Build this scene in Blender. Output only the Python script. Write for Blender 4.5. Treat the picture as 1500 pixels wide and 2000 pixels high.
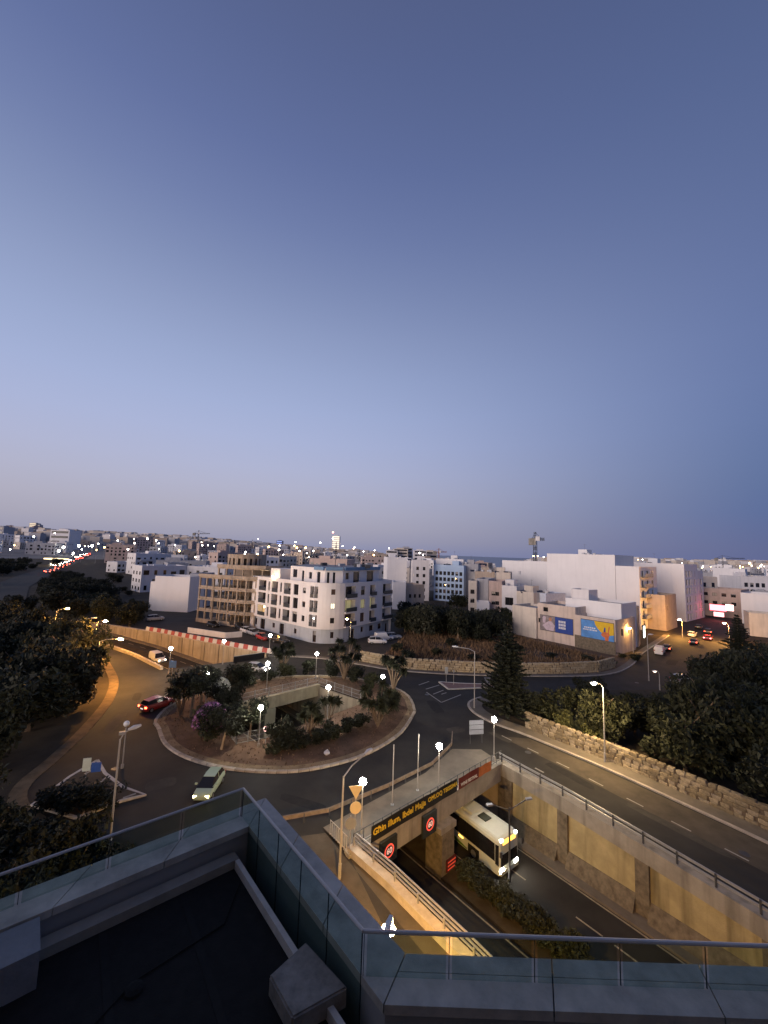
import bpy, bmesh, math, random
from mathutils import Vector, Matrix, geometry
random.seed(7)
for o in list(bpy.data.objects): bpy.data.objects.remove(o, do_unlink=True)
S = bpy.context.scene
COL = S.collection
R = math.radians
# ------------------------------------------------------------------ camera
CAMH = 21.0
FPX, CX, CY = 750.0, 750.0, 1000.0           # focal length and centre in the 1500 x 2000 photograph
PITCH, ROLL = R(6.1), R(1.9)
FW = Vector((0, math.cos(PITCH), math.sin(PITCH)))
_r = Vector((1, 0, 0)); _u = _r.cross(FW)
RT = _r * math.cos(ROLL) + _u * math.sin(ROLL)
UP = -_r * math.sin(ROLL) + _u * math.cos(ROLL)
cam = bpy.data.cameras.new('camera'); cam_o = bpy.data.objects.new('camera', cam); COL.objects.link(cam_o)
cam.sensor_fit = 'VERTICAL'; cam.sensor_height = 36; cam.lens = 36 * FPX / 2000
cam.clip_start = 0.1; cam.clip_end = 60000
m = Matrix((RT, UP, -FW)).transposed().to_4x4(); m.translation = (0, 0, CAMH)
cam_o.matrix_world = m
S.camera = cam_o
# ------------------------------------------------------------------ sky (dusk) and last glow of the sunset
SUNAZ = R(-45)                               # the sun has gone down to the left, a little behind the camera
sdir = Vector((math.sin(SUNAZ), math.cos(SUNAZ), 0))
W = bpy.data.worlds.new('World'); S.world = W; W.use_nodes = True
nt = W.node_tree; nd = nt.nodes; ln = nt.links; nd.clear()
out = nd.new('ShaderNodeOutputWorld'); bg = nd.new('ShaderNodeBackground'); ln.new(bg.outputs[0], out.inputs[0])
tc = nd.new('ShaderNodeTexCoord')
sep = nd.new('ShaderNodeSeparateXYZ'); ln.new(tc.outputs['Generated'], sep.inputs[0])
nrm = nd.new('ShaderNodeVectorMath'); nrm.operation = 'NORMALIZE'; ln.new(tc.outputs['Generated'], nrm.inputs[0])
dot = nd.new('ShaderNodeVectorMath'); dot.operation = 'DOT_PRODUCT'; dot.inputs[1].default_value = sdir; ln.new(nrm.outputs[0], dot.inputs[0])
mr = nd.new('ShaderNodeMapRange'); mr.interpolation_type = 'SMOOTHSTEP'; mr.inputs[1].default_value = -.4; mr.inputs[2].default_value = 1; ln.new(dot.outputs['Value'], mr.inputs[0])
pw = nd.new('ShaderNodeMath'); pw.operation = 'POWER'; pw.inputs[1].default_value = 1.0; ln.new(mr.outputs[0], pw.inputs[0])
def ramp(stops):
    c = nd.new('ShaderNodeValToRGB'); c.color_ramp.interpolation = 'LINEAR'
    e = c.color_ramp.elements
    while len(e) < len(stops): e.new(0.5)
    for k, (p, col) in enumerate(stops):
        e[k].position = p; e[k].color = (*col, 1)
    ln.new(sep.outputs['Z'], c.inputs[0]); return c
ra = ramp([(0, (0.262, 0.277, 0.428)), (0.03, (0.346, 0.339, 0.445)), (0.06, (0.399, 0.385, 0.478)), (0.1, (0.437, 0.428, 0.533)), (0.15, (0.449, 0.458, 0.600)), (0.2, (0.440, 0.470, 0.653)), (0.27, (0.411, 0.466, 0.687)), (0.34, (0.375, 0.444, 0.677)), (0.42, (0.330, 0.401, 0.626)), (0.5, (0.281, 0.345, 0.556)), (0.58, (0.226, 0.284, 0.486)), (0.66, (0.174, 0.225, 0.425)), (0.74, (0.133, 0.177, 0.368)), (0.82, (0.110, 0.146, 0.310)), (0.9, (0.097, 0.122, 0.247)), (1, (0.07, 0.095, 0.2))])
rb = ramp([(0, (0.085, 0.108, 0.255)), (0.03, (0.070, 0.102, 0.258)), (0.06, (0.052, 0.097, 0.268)), (0.1, (0.036, 0.096, 0.277)), (0.15, (0.044, 0.106, 0.280)), (0.2, (0.057, 0.118, 0.292)), (0.27, (0.075, 0.132, 0.312)), (0.34, (0.089, 0.141, 0.324)), (0.42, (0.097, 0.145, 0.327)), (0.5, (0.098, 0.143, 0.318)), (0.58, (0.095, 0.137, 0.301)), (0.66, (0.089, 0.129, 0.279)), (0.74, (0.081, 0.118, 0.255)), (0.82, (0.072, 0.104, 0.228)), (0.9, (0.064, 0.090, 0.203)), (1, (0.070, 0.092, 0.189))])
mx = nd.new('ShaderNodeMix'); mx.data_type = 'RGBA'
ln.new(pw.outputs[0], mx.inputs[0]); ln.new(rb.outputs[0], mx.inputs[6]); ln.new(ra.outputs[0], mx.inputs[7])
ln.new(mx.outputs[2], bg.inputs[0]); bg.inputs[1].default_value = 1.0
sun = bpy.data.lights.new('sun', 'SUN'); sun.energy = 2.9; sun.angle = R(40); sun.color = (1, .80, .69)
sun_o = bpy.data.objects.new('sun', sun); COL.objects.link(sun_o)
SAZ, SEL = R(-130), R(6)
sv = Vector((math.sin(SAZ) * math.cos(SEL), math.cos(SAZ) * math.cos(SEL), math.sin(SEL)))
sun_o.rotation_euler = sv.to_track_quat('Z', 'Y').to_euler()
S.view_settings.view_transform = 'Standard'; S.view_settings.look = 'None'
S.view_settings.exposure = 0; S.view_settings.gamma = 1
S.render.engine = 'CYCLES'
S.cycles.use_denoising = True
S.cycles.max_bounces = 6; S.cycles.transparent_max_bounces = 12
S.cycles.sample_clamp_indirect = 4
# ------------------------------------------------------------------ helpers
def ray(px, py):
    return FW + RT * ((px - CX) / FPX) - UP * ((py - CY) / FPX)
def G(px, py, z=0.0):                          # where a sight line meets the level z
    d = ray(px, py); t = (z - CAMH) / d.z
    return Vector((d.x * t, d.y * t, z))
def AT(px, py, Y):                             # the point of a sight line at the distance Y
    d = ray(px, py); t = Y / d.y
    return Vector((d.x * t, Y, CAMH + d.z * t))
MATS = {}
def M(name, col, rough=.85, var=.14, scale=1.5, bump=0., metal=0., emit=None, strength=0., stain=0., spec=.3, island=False, alpha=None, fine=12.):
    if name in MATS: return MATS[name]
    mt = bpy.data.materials.new(name); mt.use_nodes = True; MATS[name] = mt
    n = mt.node_tree.nodes; l = mt.node_tree.links
    b = n['Principled BSDF']; b.inputs['Roughness'].default_value = rough; b.inputs['Metallic'].default_value = metal
    b.inputs['Specular IOR Level'].default_value = spec
    if emit:
        b.inputs['Base Color'].default_value = (*[c * .5 for c in emit], 1)
        b.inputs['Emission Color'].default_value = (*emit, 1); b.inputs['Emission Strength'].default_value = strength
        return mt
    lo = tuple(max(0, c * (1 - var)) for c in col); hi = tuple(min(1, c * (1 + var)) for c in col)
    mix = n.new('ShaderNodeMix'); mix.data_type = 'RGBA'; mix.inputs[6].default_value = (*lo, 1); mix.inputs[7].default_value = (*hi, 1)
    if island:
        g = n.new('ShaderNodeNewGeometry'); l.new(g.outputs['Random Per Island'], mix.inputs[0])
        l.new(mix.outputs[2], b.inputs['Base Color']); return mt
    t = n.new('ShaderNodeTexCoord'); nz = n.new('ShaderNodeTexNoise'); nz.inputs['Scale'].default_value = scale; nz.inputs['Detail'].default_value = 6; nz.inputs['Roughness'].default_value = .65
    l.new(t.outputs['Object'], nz.inputs['Vector'])
    cr = n.new('ShaderNodeMapRange'); cr.inputs[1].default_value = .3; cr.inputs[2].default_value = .7; l.new(nz.outputs[0], cr.inputs[0])
    l.new(cr.outputs[0], mix.inputs[0])
    last = mix.outputs[2]
    if stain:                                   # streaks of dirt that run down the face
        mp = n.new('ShaderNodeMapping'); mp.inputs['Scale'].default_value = (1.3, 1.3, .12); l.new(t.outputs['Object'], mp.inputs[0])
        n2 = n.new('ShaderNodeTexNoise'); n2.inputs['Scale'].default_value = .9; n2.inputs['Detail'].default_value = 5; l.new(mp.outputs[0], n2.inputs['Vector'])
        c2 = n.new('ShaderNodeMapRange'); c2.inputs[1].default_value = .48; c2.inputs[2].default_value = .72; c2.inputs[4].default_value = stain; l.new(n2.outputs[0], c2.inputs[0])
        m2 = n.new('ShaderNodeMix'); m2.data_type = 'RGBA'; m2.inputs[7].default_value = (*[c * .35 for c in col], 1)
        l.new(c2.outputs[0], m2.inputs[0]); l.new(last, m2.inputs[6]); last = m2.outputs[2]
    l.new(last, b.inputs['Base Color'])
    if bump:
        n3 = n.new('ShaderNodeTexNoise'); n3.inputs['Scale'].default_value = fine; n3.inputs['Detail'].default_value = 5; l.new(t.outputs['Object'], n3.inputs['Vector'])
        bp = n.new('ShaderNodeBump'); bp.inputs['Strength'].default_value = bump; bp.inputs['Distance'].default_value = .05
        l.new(n3.outputs[0], bp.inputs['Height']); l.new(bp.outputs[0], b.inputs['Normal'])
    if alpha is not None:
        b.inputs['Alpha'].default_value = alpha
    return mt
def EM(name, col, s, sample=True):
    mt = M(name, None, emit=col, strength=s)
    if not sample: mt.cycles.emission_sampling = 'NONE'
    return mt
class MB:
    def __init__(s): s.v = []; s.f = []
    def quad(s, a, b, c, d): n = len(s.v); s.v += [Vector(p) for p in (a, b, c, d)]; s.f.append((n, n+1, n+2, n+3)); return s
    def tri(s, a, b, c): n = len(s.v); s.v += [Vector(p) for p in (a, b, c)]; s.f.append((n, n+1, n+2)); return s
    def box(s, c, size, rz=0., mat=None):       # c = centre of the base
        hx, hy, h = size[0]/2, size[1]/2, size[2]; n = len(s.v); cs, sn = math.cos(rz), math.sin(rz)
        for z in (0, h):
            for x, y in ((-hx, -hy), (hx, -hy), (hx, hy), (-hx, hy)):
                s.v.append(Vector((c[0] + x*cs - y*sn, c[1] + x*sn + y*cs, c[2] + z)))
        s.f += [(n+3, n+2, n+1, n), (n+4, n+5, n+6, n+7)] + [(n+i, n+(i+1) % 4, n+4+(i+1) % 4, n+4+i) for i in range(4)]
        return s
    def prism(s, poly, z0, z1, cap=True):       # z0/z1 number or list
        k = len(poly); n = len(s.v)
        za = z0 if isinstance(z0, (list, tuple)) else [z0]*k; zb = z1 if isinstance(z1, (list, tuple)) else [z1]*k
        s.v += [Vector((p[0], p[1], z)) for p, z in zip(poly, za)] + [Vector((p[0], p[1], z)) for p, z in zip(poly, zb)]
        s.f += [(n+i, n+(i+1) % k, n+k+(i+1) % k, n+k+i) for i in range(k)]
        if cap: s.f += [tuple(n+k+i for i in range(k)), tuple(n+i for i in reversed(range(k)))]
        return s
    def tube(s, pts, r, n=6, cap=True):
        pts = [Vector(p) for p in pts]; rs = r if isinstance(r, (list, tuple)) else [r]*len(pts); base = len(s.v)
        for i, p in enumerate(pts):
            d = (pts[min(i+1, len(pts)-1)] - pts[max(i-1, 0)])
            if d.length < 1e-6: d = Vector((0, 0, 1))
            d.normalize(); a = d.orthogonal().normalized() if abs(d.z) < .95 else Vector((1, 0, 0)).cross(d).normalized(); b = d.cross(a)
            for j in range(n):
                t = 2*math.pi*j/n; s.v.append(p + (a*math.cos(t) + b*math.sin(t))*rs[i])
        for i in range(len(pts)-1):
            for j in range(n):
                s.f.append((base+i*n+j, base+i*n+(j+1) % n, base+(i+1)*n+(j+1) % n, base+(i+1)*n+j))
        if cap:
            s.f.append(tuple(base+j for j in reversed(range(n)))); s.f.append(tuple(base+(len(pts)-1)*n+j for j in range(n)))
        return s
    def ball(s, c, r, n=12, mseg=8, sz=1.):
        base = len(s.v); c = Vector(c)
        for i in range(mseg+1):
            ph = math.pi*i/mseg
            for j in range(n):
                th = 2*math.pi*j/n; s.v.append(c + Vector((math.sin(ph)*math.cos(th)*r, math.sin(ph)*math.sin(th)*r, math.cos(ph)*r*sz)))
        for i in range(mseg):
            for j in range(n): s.f.append((base+i*n+j, base+(i+1)*n+j, base+(i+1)*n+(j+1) % n, base+i*n+(j+1) % n))
        return s
    def loft(s, secs, cap=True):
        base = len(s.v); k = len(secs[0])
        for q in secs: s.v += [Vector(p) for p in q]
        for i in range(len(secs)-1):
            for j in range(k): s.f.append((base+i*k+j, base+i*k+(j+1) % k, base+(i+1)*k+(j+1) % k, base+(i+1)*k+j))
        if cap: s.f.append(tuple(base+j for j in reversed(range(k)))); s.f.append(tuple(base+(len(secs)-1)*k+j for j in range(k)))
        return s
    def bar(s, a, b, w, h):                     # a beam from a to b, w across, h tall (a, b at its underside centre)
        a, b = Vector(a), Vector(b); d = (b-a); d.z = 0; d.normalize(); n = Vector((d.y, -d.x, 0))*w/2; u = Vector((0, 0, h))
        return s.loft([[a-n, a+n, a+n+u, a-n+u], [b-n, b+n, b+n+u, b-n+u]])
    def mesh(s, name):
        me = bpy.data.meshes.new(name); me.from_pydata([tuple(v) for v in s.v], [], s.f); me.update(); return me
def fix(me):
    bm = bmesh.new(); bm.from_mesh(me); bmesh.ops.recalc_face_normals(bm, faces=bm.faces); bm.to_mesh(me); bm.free(); return me
def tag(o, label=None, cat=None, group=None, kind=None):
    if label: o['label'] = label
    if cat: o['category'] = cat
    if group: o['group'] = group
    if kind: o['kind'] = kind
    return o
def thing(name, label, cat, loc=(0, 0, 0), rz=0., group=None):
    o = bpy.data.objects.new(name, None); COL.objects.link(o); o.location = loc; o.rotation_euler = (0, 0, rz); o.empty_display_size = .2
    return tag(o, label, cat, group)
def part(name, mb, mat, parent=None, smooth=False, nofix=False):      # mesh in the parent's own space
    me = mb if isinstance(mb, bpy.types.Mesh) else (mb.mesh(name) if nofix else fix(mb.mesh(name)))
    if not me.materials: me.materials.append(mat)
    if smooth: me.shade_smooth()
    o = bpy.data.objects.new(name, me); COL.objects.link(o); o.parent = parent; return o
def wpart(name, mb, mat, parent, smooth=False, kind=None):             # mesh in world space under an unrotated root
    o = part(name, mb, mat, parent, smooth); o.matrix_parent_inverse = Matrix.Translation(-Vector(parent.location))
    if kind: o['kind'] = kind
    return o
def copy_tree(o, parent=None):
    c = o.copy(); COL.objects.link(c); c.parent = parent
    for ch in o.children: copy_tree(ch, c)
    return c
def structure(name, mb, mat, parent=None):
    o = part(name, mb, mat, parent)
    if parent is None: o['kind'] = 'structure'
    return o
def sheet(name, poly, holes, z, mat, zf=None, kind='structure', extra=()):
    """a flat sheet with real holes"""
    vs = [Vector(p[:2]) for p in poly]; ed = [(i, (i+1) % len(poly)) for i in range(len(poly))]
    for h in holes:
        b = len(vs); vs += [Vector(p[:2]) for p in h]; ed += [(b+i, b+(i+1) % len(h)) for i in range(len(h))]
    vs += [Vector(p) for p in extra]
    v2, e2, f2, *_ = geometry.delaunay_2d_cdt(vs, ed, [], 0, 1e-5)
    def inside(p, q):
        c = False; j = len(q)-1
        for i in range(len(q)):
            if (q[i][1] > p[1]) != (q[j][1] > p[1]) and p[0] < (q[j][0]-q[i][0])*(p[1]-q[i][1])/(q[j][1]-q[i][1])+q[i][0]: c = not c
            j = i
        return c
    mb = MB(); mb.v = [Vector((p[0], p[1], zf(p) if zf else z)) for p in v2]
    for f in f2:
        c = sum((v2[i] for i in f), Vector((0, 0)))/len(f)
        if inside(c, poly) and not any(inside(c, h) for h in holes): mb.f.append(tuple(f))
    me = mb.mesh(name); me.materials.append(mat)
    bm = bmesh.new(); bm.from_mesh(me)
    for f in bm.faces:
        if f.normal.z < 0: f.normal_flip()
    bm.to_mesh(me); bm.free()
    o = bpy.data.objects.new(name, me); COL.objects.link(o)
    if kind: o['kind'] = kind
    return o
def off(line, d):                              # offset a polyline to its right by d
    L = [Vector(p[:2]) for p in line]; o = []
    for i, p in enumerate(L):
        a = (L[i]-L[i-1]).normalized() if i else None; b = (L[i+1]-L[i]).normalized() if i < len(L)-1 else None
        t = ((a or b) + (b or a)).normalized(); o.append(p + Vector((t.y, -t.x))*d)
    return o
def walk(line, step, start=0.):                # points and headings along a polyline
    L = [Vector(p[:2]) for p in line]; s = start; acc = 0.; res = []
    for a, b in zip(L, L[1:]):
        l = (b-a).length
        while s <= acc + l + 1e-9:
            res.append((a + (b-a)*((s-acc)/l), math.atan2((b-a).y, (b-a).x))); s += step
        acc += l
    return res
def ribbon(mb, line, d0, d1, z0, z1):          # a raised strip following a line (kerb, wall, verge)
    a, b = off(line, d0), off(line, d1); z = (lambda p: z0) if not callable(z0) else z0; Z = (lambda p: z1) if not callable(z1) else z1
    secs = [[(*p, z(p)), (*q, z(q)), (*q, Z(q)), (*p, Z(p))] for p, q in zip(a, b)]
    return mb.loft(secs)
def smoothline(pts, n=6):                      # Catmull-Rom through points
    P = [Vector(p[:2]) for p in pts]; r = []
    for i in range(len(P)-1):
        p0, p1, p2, p3 = P[max(i-1, 0)], P[i], P[i+1], P[min(i+2, len(P)-1)]
        for k in range(n):
            t = k/n; r.append(.5*((2*p1)+(p2-p0)*t+(2*p0-5*p1+4*p2-p3)*t*t+(3*p1-p0-3*p2+p3)*t**3))
    return r + [P[-1]]
def text_mesh(s, size, bold=0., align='CENTER'):
    cu = bpy.data.curves.new('t', 'FONT'); cu.body = s; cu.size = size; cu.align_x = align; cu.align_y = 'CENTER'; cu.offset = bold; cu.extrude = .008
    o = bpy.data.objects.new('t', cu); COL.objects.link(o)
    dg = bpy.context.evaluated_depsgraph_get(); me = bpy.data.meshes.new_from_object(o.evaluated_get(dg))
    bpy.data.objects.remove(o, do_unlink=True); me.materials.clear(); return me
def plate_matrix(p0, p1, z, outn=.0):          # local x along p0->p1, local y up, local z out of the wall
    a, b = Vector((*p0[:2], 0)), Vector((*p1[:2], 0)); x = (b-a).normalized(); n = Vector((x.y, -x.x, 0))
    mm = Matrix((x, Vector((0, 0, 1)), n)).transposed().to_4x4(); c = (a+b)/2 + n*outn; mm.translation = (c.x, c.y, z); return mm
# ------------------------------------------------------------------ materials
asphalt = M('asphalt', (.034, .030, .025), .8, .3, .35, .25, fine=30)
asphalt_old = M('asphalt_old', (.054, .047, .038), .85, .28, .3, .25, fine=30)
paving = M('paving', (.17, .145, .115), .9, .2, .7, .2)
kerbm = M('kerb_stone', (.42, .37, .31), .9, .25, 1.2, .2)
concrete = M('concrete', (.33, .30, .25), .9, .2, .6, .3, stain=.75)
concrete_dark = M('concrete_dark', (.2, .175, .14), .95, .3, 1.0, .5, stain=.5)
panelm = M('wall_panel', (.43, .36, .26), .9, .16, .5, .3, stain=.7)
rubble = M('rubble', (.17, .14, .10), .95, .4, 2.2, .8, fine=5)
limestone = M('limestone', (.50, .41, .28), .9, .25, 1.3, .4)
white = M('white_paint', (.82, .80, .785), .8, .05, .12, .05, stain=.07)
white2 = M('white_paint_old', (.76, .73, .71), .85, .07, .3, .1, stain=.16)
cream = M('cream_paint', (.68, .60, .50), .85, .1, .3, .1, stain=.3)
tan = M('tan_stone', (.52, .42, .33), .9, .12, .5, .2, stain=.3)
pink = M('pink_stone', (.56, .43, .37), .9, .12, .5, .2, stain=.25)
greyw = M('grey_wall', (.42, .42, .44), .9, .12, .4, .1, stain=.3)
bluew = M('blue_paint', (.42, .55, .72), .8, .08, .3)
rooffelt = M('roof_felt', (.33, .32, .32), .95, .25, .4)
skelm = M('raw_concrete', (.40, .33, .26), .95, .18, .6, .3, stain=.5)
glass_d = M('window_glass', (.018, .018, .02), .12, .2, 1, spec=.5)
frame_d = M('window_frame', (.05, .04, .04), .5, .1)
frame_b = M('brown_frame', (.12, .06, .045), .6, .1)
metal = M('galvanised_steel', (.42, .42, .42), .5, .12, 3, metal=.6)
metal_d = M('dark_steel', (.09, .09, .095), .5, .12, 3, metal=.4)
polem = M('pole_paint', (.38, .36, .34), .55, .12, 3, metal=.3)
earth = M('dry_earth', (.13, .078, .05), 1, .35, .5, .6, fine=6)
scrub = M('scrub_ground', (.055, .042, .027), 1, .4, .25, .6, fine=4)
cityground = M('city_ground', (.20, .19, .185), 1, .3, .03)
paint_w = M('road_paint', (.34, .32, .28), .7, .25, 3)
bark = M('bark', (.22, .16, .11), .95, .25, 4, .6)
leaf_a = M('leaf_dark', (.020, .023, .012), .7, .6, island=True)
leaf_b = M('leaf_mid', (.034, .037, .016), .7, .55, island=True)
leaf_c = M('leaf_grey', (.040, .043, .027), .7, .5, island=True)
leaf_lit = M('leaf_lamp_lit', (.14, .14, .05), .7, .45, island=True)  # yellow lamp light is painted into this leaf colour
flower_p = M('flower_pink', (.36, .16, .29), .7, .4, island=True)
flower_w = M('flower_white', (.65, .65, .55), .7, .3, island=True)
drygrass = M('dry_grass', (.20, .125, .068), .9, .5, island=True)
tyrem = M('tyre', (.02, .02, .02), .8, .1)
globe_e = EM('globe_light', (1, .92, .76), 300)
sodium_e = EM('sodium_light', (1, .47, .10), 2700)
led_e = EM('led_light', (1, .70, .34), 2600)
head_e = EM('headlight', (1, .94, .8), 90)
tail_e = EM('taillight', (1, .07, .035), 9)
amber_e = EM('amber_light', (1, .5, .08), 6)
warmwin = EM('warm_window', (1, .72, .34), 1.7)
coolwin = EM('cool_window', (.95, 1, .85), 2.0)
far_w = EM('far_white_light', (1, .93, .82), 40, False)
far_o = EM('far_orange_light', (1, .6, .22), 30, False)
# ------------------------------------------------------------------ layout of the roads
RW = [(44, -8), (34, 8), (28.5, 17), (23.6, 25.2), (20, 31.1), (16.7, 36.3), (12.7, 41.9), (5, 50), (-1.5, 56.6), (-9.3, 62.6), (-16, 69), (-22, 77.3), (-37.4, 84.8), (-50.5, 91.6), (-66, 98), (-84, 104)]   # right-hand side of the underpass
LW = [(26, -16), (19, 2), (14.5, 9.5), (9.2, 17.2), (5, 22.4), (1.1, 26.9), (-1.5, 29.5), (-8, 37.5), (-13.2, 44.3), (-21.4, 51.6), (-29.5, 60), (-37, 68), (-46.5, 75.5), (-58, 83), (-72, 90), (-88, 96)]
def mid(p, q, t=.5): return tuple(Vector(p[:2]).lerp(Vector(q[:2]), t))
ZU = [-1.6, -2.8, -3.5, -4.2, -4.75, -5.2, -5.4, -5.4, -5.4, -5.4, -5.2, -4.2, -3.2, -2.2, -1.1, -.2]                  # level of the sunk road at each pair
front_tr = RW[:7] + LW[6::-1]
hole = [RW[8], RW[9], LW[9], LW[8]]
exit_tr = RW[11:] + LW[:10:-1]
HOLES = [front_tr, hole, exit_tr]
# ground ----------------------------------------------------------------
def terrain(x, y):
    d = math.hypot(x, y); az = math.degrees(math.atan2(x, y))
    def sm(a, b, t): t = max(0, min(1, (t-a)/(b-a))); return t*t*(3-2*t)
    left = sm(2, -34, az); sea = sm(-2, 6, az)*sm(24, 15, az); right = sm(16, 32, az)
    z = left*(sm(260, 2400, d)*62 + sm(1500, 4200, d)*10) + right*sm(500, 2200, d)*22 + (1-left)*(1-sea)*(1-right)*sm(400, 2200, d)*12
    z -= sea*(sm(350, 1500, d)*38 + sm(1350, 1750, d)*24)
    return z
B = 230
sheet('ground', [(-B, -120), (B, -120), (B, B), (-B, B)], HOLES, 0, scrub)
far = MB(); rings = [232, 300, 400, 550, 750, 1000, 1300, 1700, 2200, 2900, 3800]
N = 96; a0 = -70; a1 = 70
sq = []
for i in range(N+1):
    a = R(a0+(a1-a0)*i/N); row = []
    for k, r0 in enumerate(rings):
        if k == 0:
            q = min(B/max(1e-6, abs(math.sin(a))), B/max(1e-6, abs(math.cos(a)))); x, y = q*math.sin(a)*.985, q*math.cos(a)*.985; z = -.05
        else:
            rr = max(r0, 0) if k > 1 else 335; x, y = rr*math.sin(a), rr*math.cos(a); z = terrain(x, y) - .05
        row.append((x, y, z))
    sq.append(row)
for i in range(N):
    for k in range(len(rings)-1): far.quad(sq[i][k], sq[i+1][k], sq[i+1][k+1], sq[i][k+1])
fg = structure('far_ground', far, cityground); fg.data.materials.append(scrub)
for pl in fg.data.polygons:
    c_ = pl.center; dd_ = math.hypot(c_.x, c_.y); az_ = math.degrees(math.atan2(c_.x, c_.y))
    if az_ < -17 and dd_ < 520: pl.material_index = 1
sea = MB(); sea.quad((-40000, 900, -46), (60000, 900, -46), (60000, 60000, -46), (-40000, 60000, -46))
structure('sea', sea, M('sea_water', (.05, .075, .15), .35, .1, .01, .15, spec=.4, fine=.05))
# paved area ---------------------------------------------------------------
isl = smoothline([(4.9, 54), (4.4, 59.3), (1.6, 63.6), (-3, 66), (-9, 67.2), (-15, 66.2), (-20.8, 63), (-25, 58.4), (-27.1, 53.4), (-26.6, 49), (-25, 46.8), (-22.2, 43.3), (-18.6, 40.8), (-13.9, 39.2), (-8.5, 39.0), (-4.4, 40.4), (-.8, 43), (2.7, 47.7), (4.9, 54)], 4)[:-1]
left_edge = smoothline([(-88, 92), (-72, 87), (-57, 79.5), (-43, 65.5), (-36.5, 56), (-32.6, 46.5), (-30.8, 40.1), (-29.4, 35), (-25, 31.8), (-17.5, 29.8), (-10, 26), (-4.8, 21), (.5, 15.5), (6, 8), (11, -1), (16, -12)], 5)
r_out = smoothline([(50, -2), (41.5, 13), (36, 22), (30.6, 31), (26.3, 37.4), (23.2, 41.8), (18.2, 47.9), (14.6, 51.6), (13, 55), (13.6, 58.2), (17.5, 60.8), (25.8, 63.2), (39.8, 65.4), (52, 67.5), (60, 71.5), (72, 82), (104, 114), (150, 165)], 5)
far_in = smoothline([(143, 170), (98.8, 129.2), (76, 106.5), (60.3, 91), (51, 80.5), (43, 74.2), (33.4, 71.8), (16.4, 70.7), (3.7, 71.9), (-3.9, 75), (-12, 78.2), (-21.5, 78.6)], 5)
road_poly = list(left_edge) + LW[1:7] + [LW[6]] and (list(left_edge) + [Vector(p) for p in LW[1:7]] + [Vector(p) for p in RW[6:0:-1]] + list(r_out) + list(far_in) + [Vector(p) for p in ((-22, 77.3), (-37, 68), (-46.5, 75.5), (-58, 83), (-72, 90), (-88, 96))])
sheet('road', road_poly, [isl], .006, asphalt)
sheet('upper_street', [(-66, 99), (-50.5, 92), (-37.4, 85.3), (-22, 77.8), (-12, 78.6), (-3.9, 75.4), (2, 80), (9, 108), (14, 135), (-30, 150), (-75, 128)], [], .02, asphalt_old)
sheet('roundabout_island', isl, [hole], .12, earth)
sheet('sandy_verge', [(-3.9, 75.3), (3.7, 72.2), (16.4, 71), (33.4, 72.1), (43, 74.6), (51, 80.9), (54.5, 87), (36.5, 109), (30, 122), (12, 118), (8, 95)], [], .03, M('field_earth', (.15, .098, .062), 1, .4, .35, .6, fine=5))
def kerb(name, line, w=.32, h=.14, mat=kerbm, d0=0.):
    return structure(name, ribbon(MB(), line, d0, d0+w, 0, h), mat)
ik = kerb('island_kerb', isl+[isl[0]], .30, .12, M('kerb_bed', (.2, .17, .13), .95, .3, 2), d0=-.03)
km = [fix(MB().loft([[(-.48, -.19, 0), (-.48, .19, 0), (-.48, .17, .175), (-.48, -.15, .175)], [(.48, -.19, 0), (.48, .19, 0), (.48, .17, .175), (.48, -.15, .175)]]).mesh('kerb_stone')) for _ in range(3)]
for q_, c_ in zip(km, ((.44, .37, .29), (.38, .32, .25), (.50, .43, .34))): q_.materials.append(M('kerb_tone_%d' % km.index(q_), c_, .9, .3, 2.5, .3))
for p, h in walk(isl+[isl[0]], 1.0, .5):
    k_ = bpy.data.objects.new('kerb_stone', random.choice(km)); COL.objects.link(k_); k_.parent = ik; k_.location = (p.x+math.sin(h)*.12, p.y-math.cos(h)*.12, random.uniform(-.012, .012)); k_.rotation_euler = (0, 0, h+random.uniform(-.02, .02))
kerb('island_apron', isl+[isl[0]], .75, .128, M('apron_dirt', (.24, .17, .10), 1, .35, .8, .4), -.82)
kerb('pavement', [p for p in r_out if p.y < 60], 1.7, .13, paving, 0)
kerb('pavement_kerb', [p for p in r_out if p.y < 60], .28, .135, kerbm, -.3)
kerb('north_pavement', list(far_in)[8:], 1.1, .13, paving, 0)
kerb('north_kerb', list(far_in)[8:], .25, .135, kerbm, -.27)
kerb('left_verge', [p for p in left_edge if p.y > 31], 1.2, .07, M('verge_dirt', (.15, .105, .06), 1, .4, .8, .5), 0)
# white lines on the roads
FL0 = [Vector(p) for p in LW[1:7]]
lines = MB()
def dash(a, b, w=.14, z=.011):
    a, b = Vector((a[0], a[1], 0)), Vector((b[0], b[1], 0)); d = (b-a).normalized(); n = Vector((d.y, -d.x, 0))*w/2; u = Vector((0, 0, z))
    lines.quad(a-n+u, a+n+u, b+n+u, b-n+u)
slip_c = [mid(p, q) for p, q in zip([(12.6, 47), (16.2, 41.5), (19.8, 36), (23, 30.8), (27, 24.3), (33, 14), (40, 2)], [(17, 48.8), (22, 42.4), (25, 37.5), (29, 31.5), (33.6, 24.8), (39.5, 14.5), (46.5, 2.5)])]
for p, h in walk(slip_c, 3.4): dash(p, p + Vector((math.cos(h), math.sin(h)))*1.35, .13)
for i in range(5):                              # hatching before the far splitter island
    a = G(838+i*9, 1333+i*1.5); b = G(870-i*8+6, 1352-i*4); 
for (a, b) in (((818, 1338), (838, 1331)), ((832, 1346), (858, 1338)), ((846, 1356), (866, 1348)), ((1045, 1500), (1062, 1509)), ((862, 1356), (872, 1353))):
    dash(G(*a), G(*b), .2)
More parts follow.
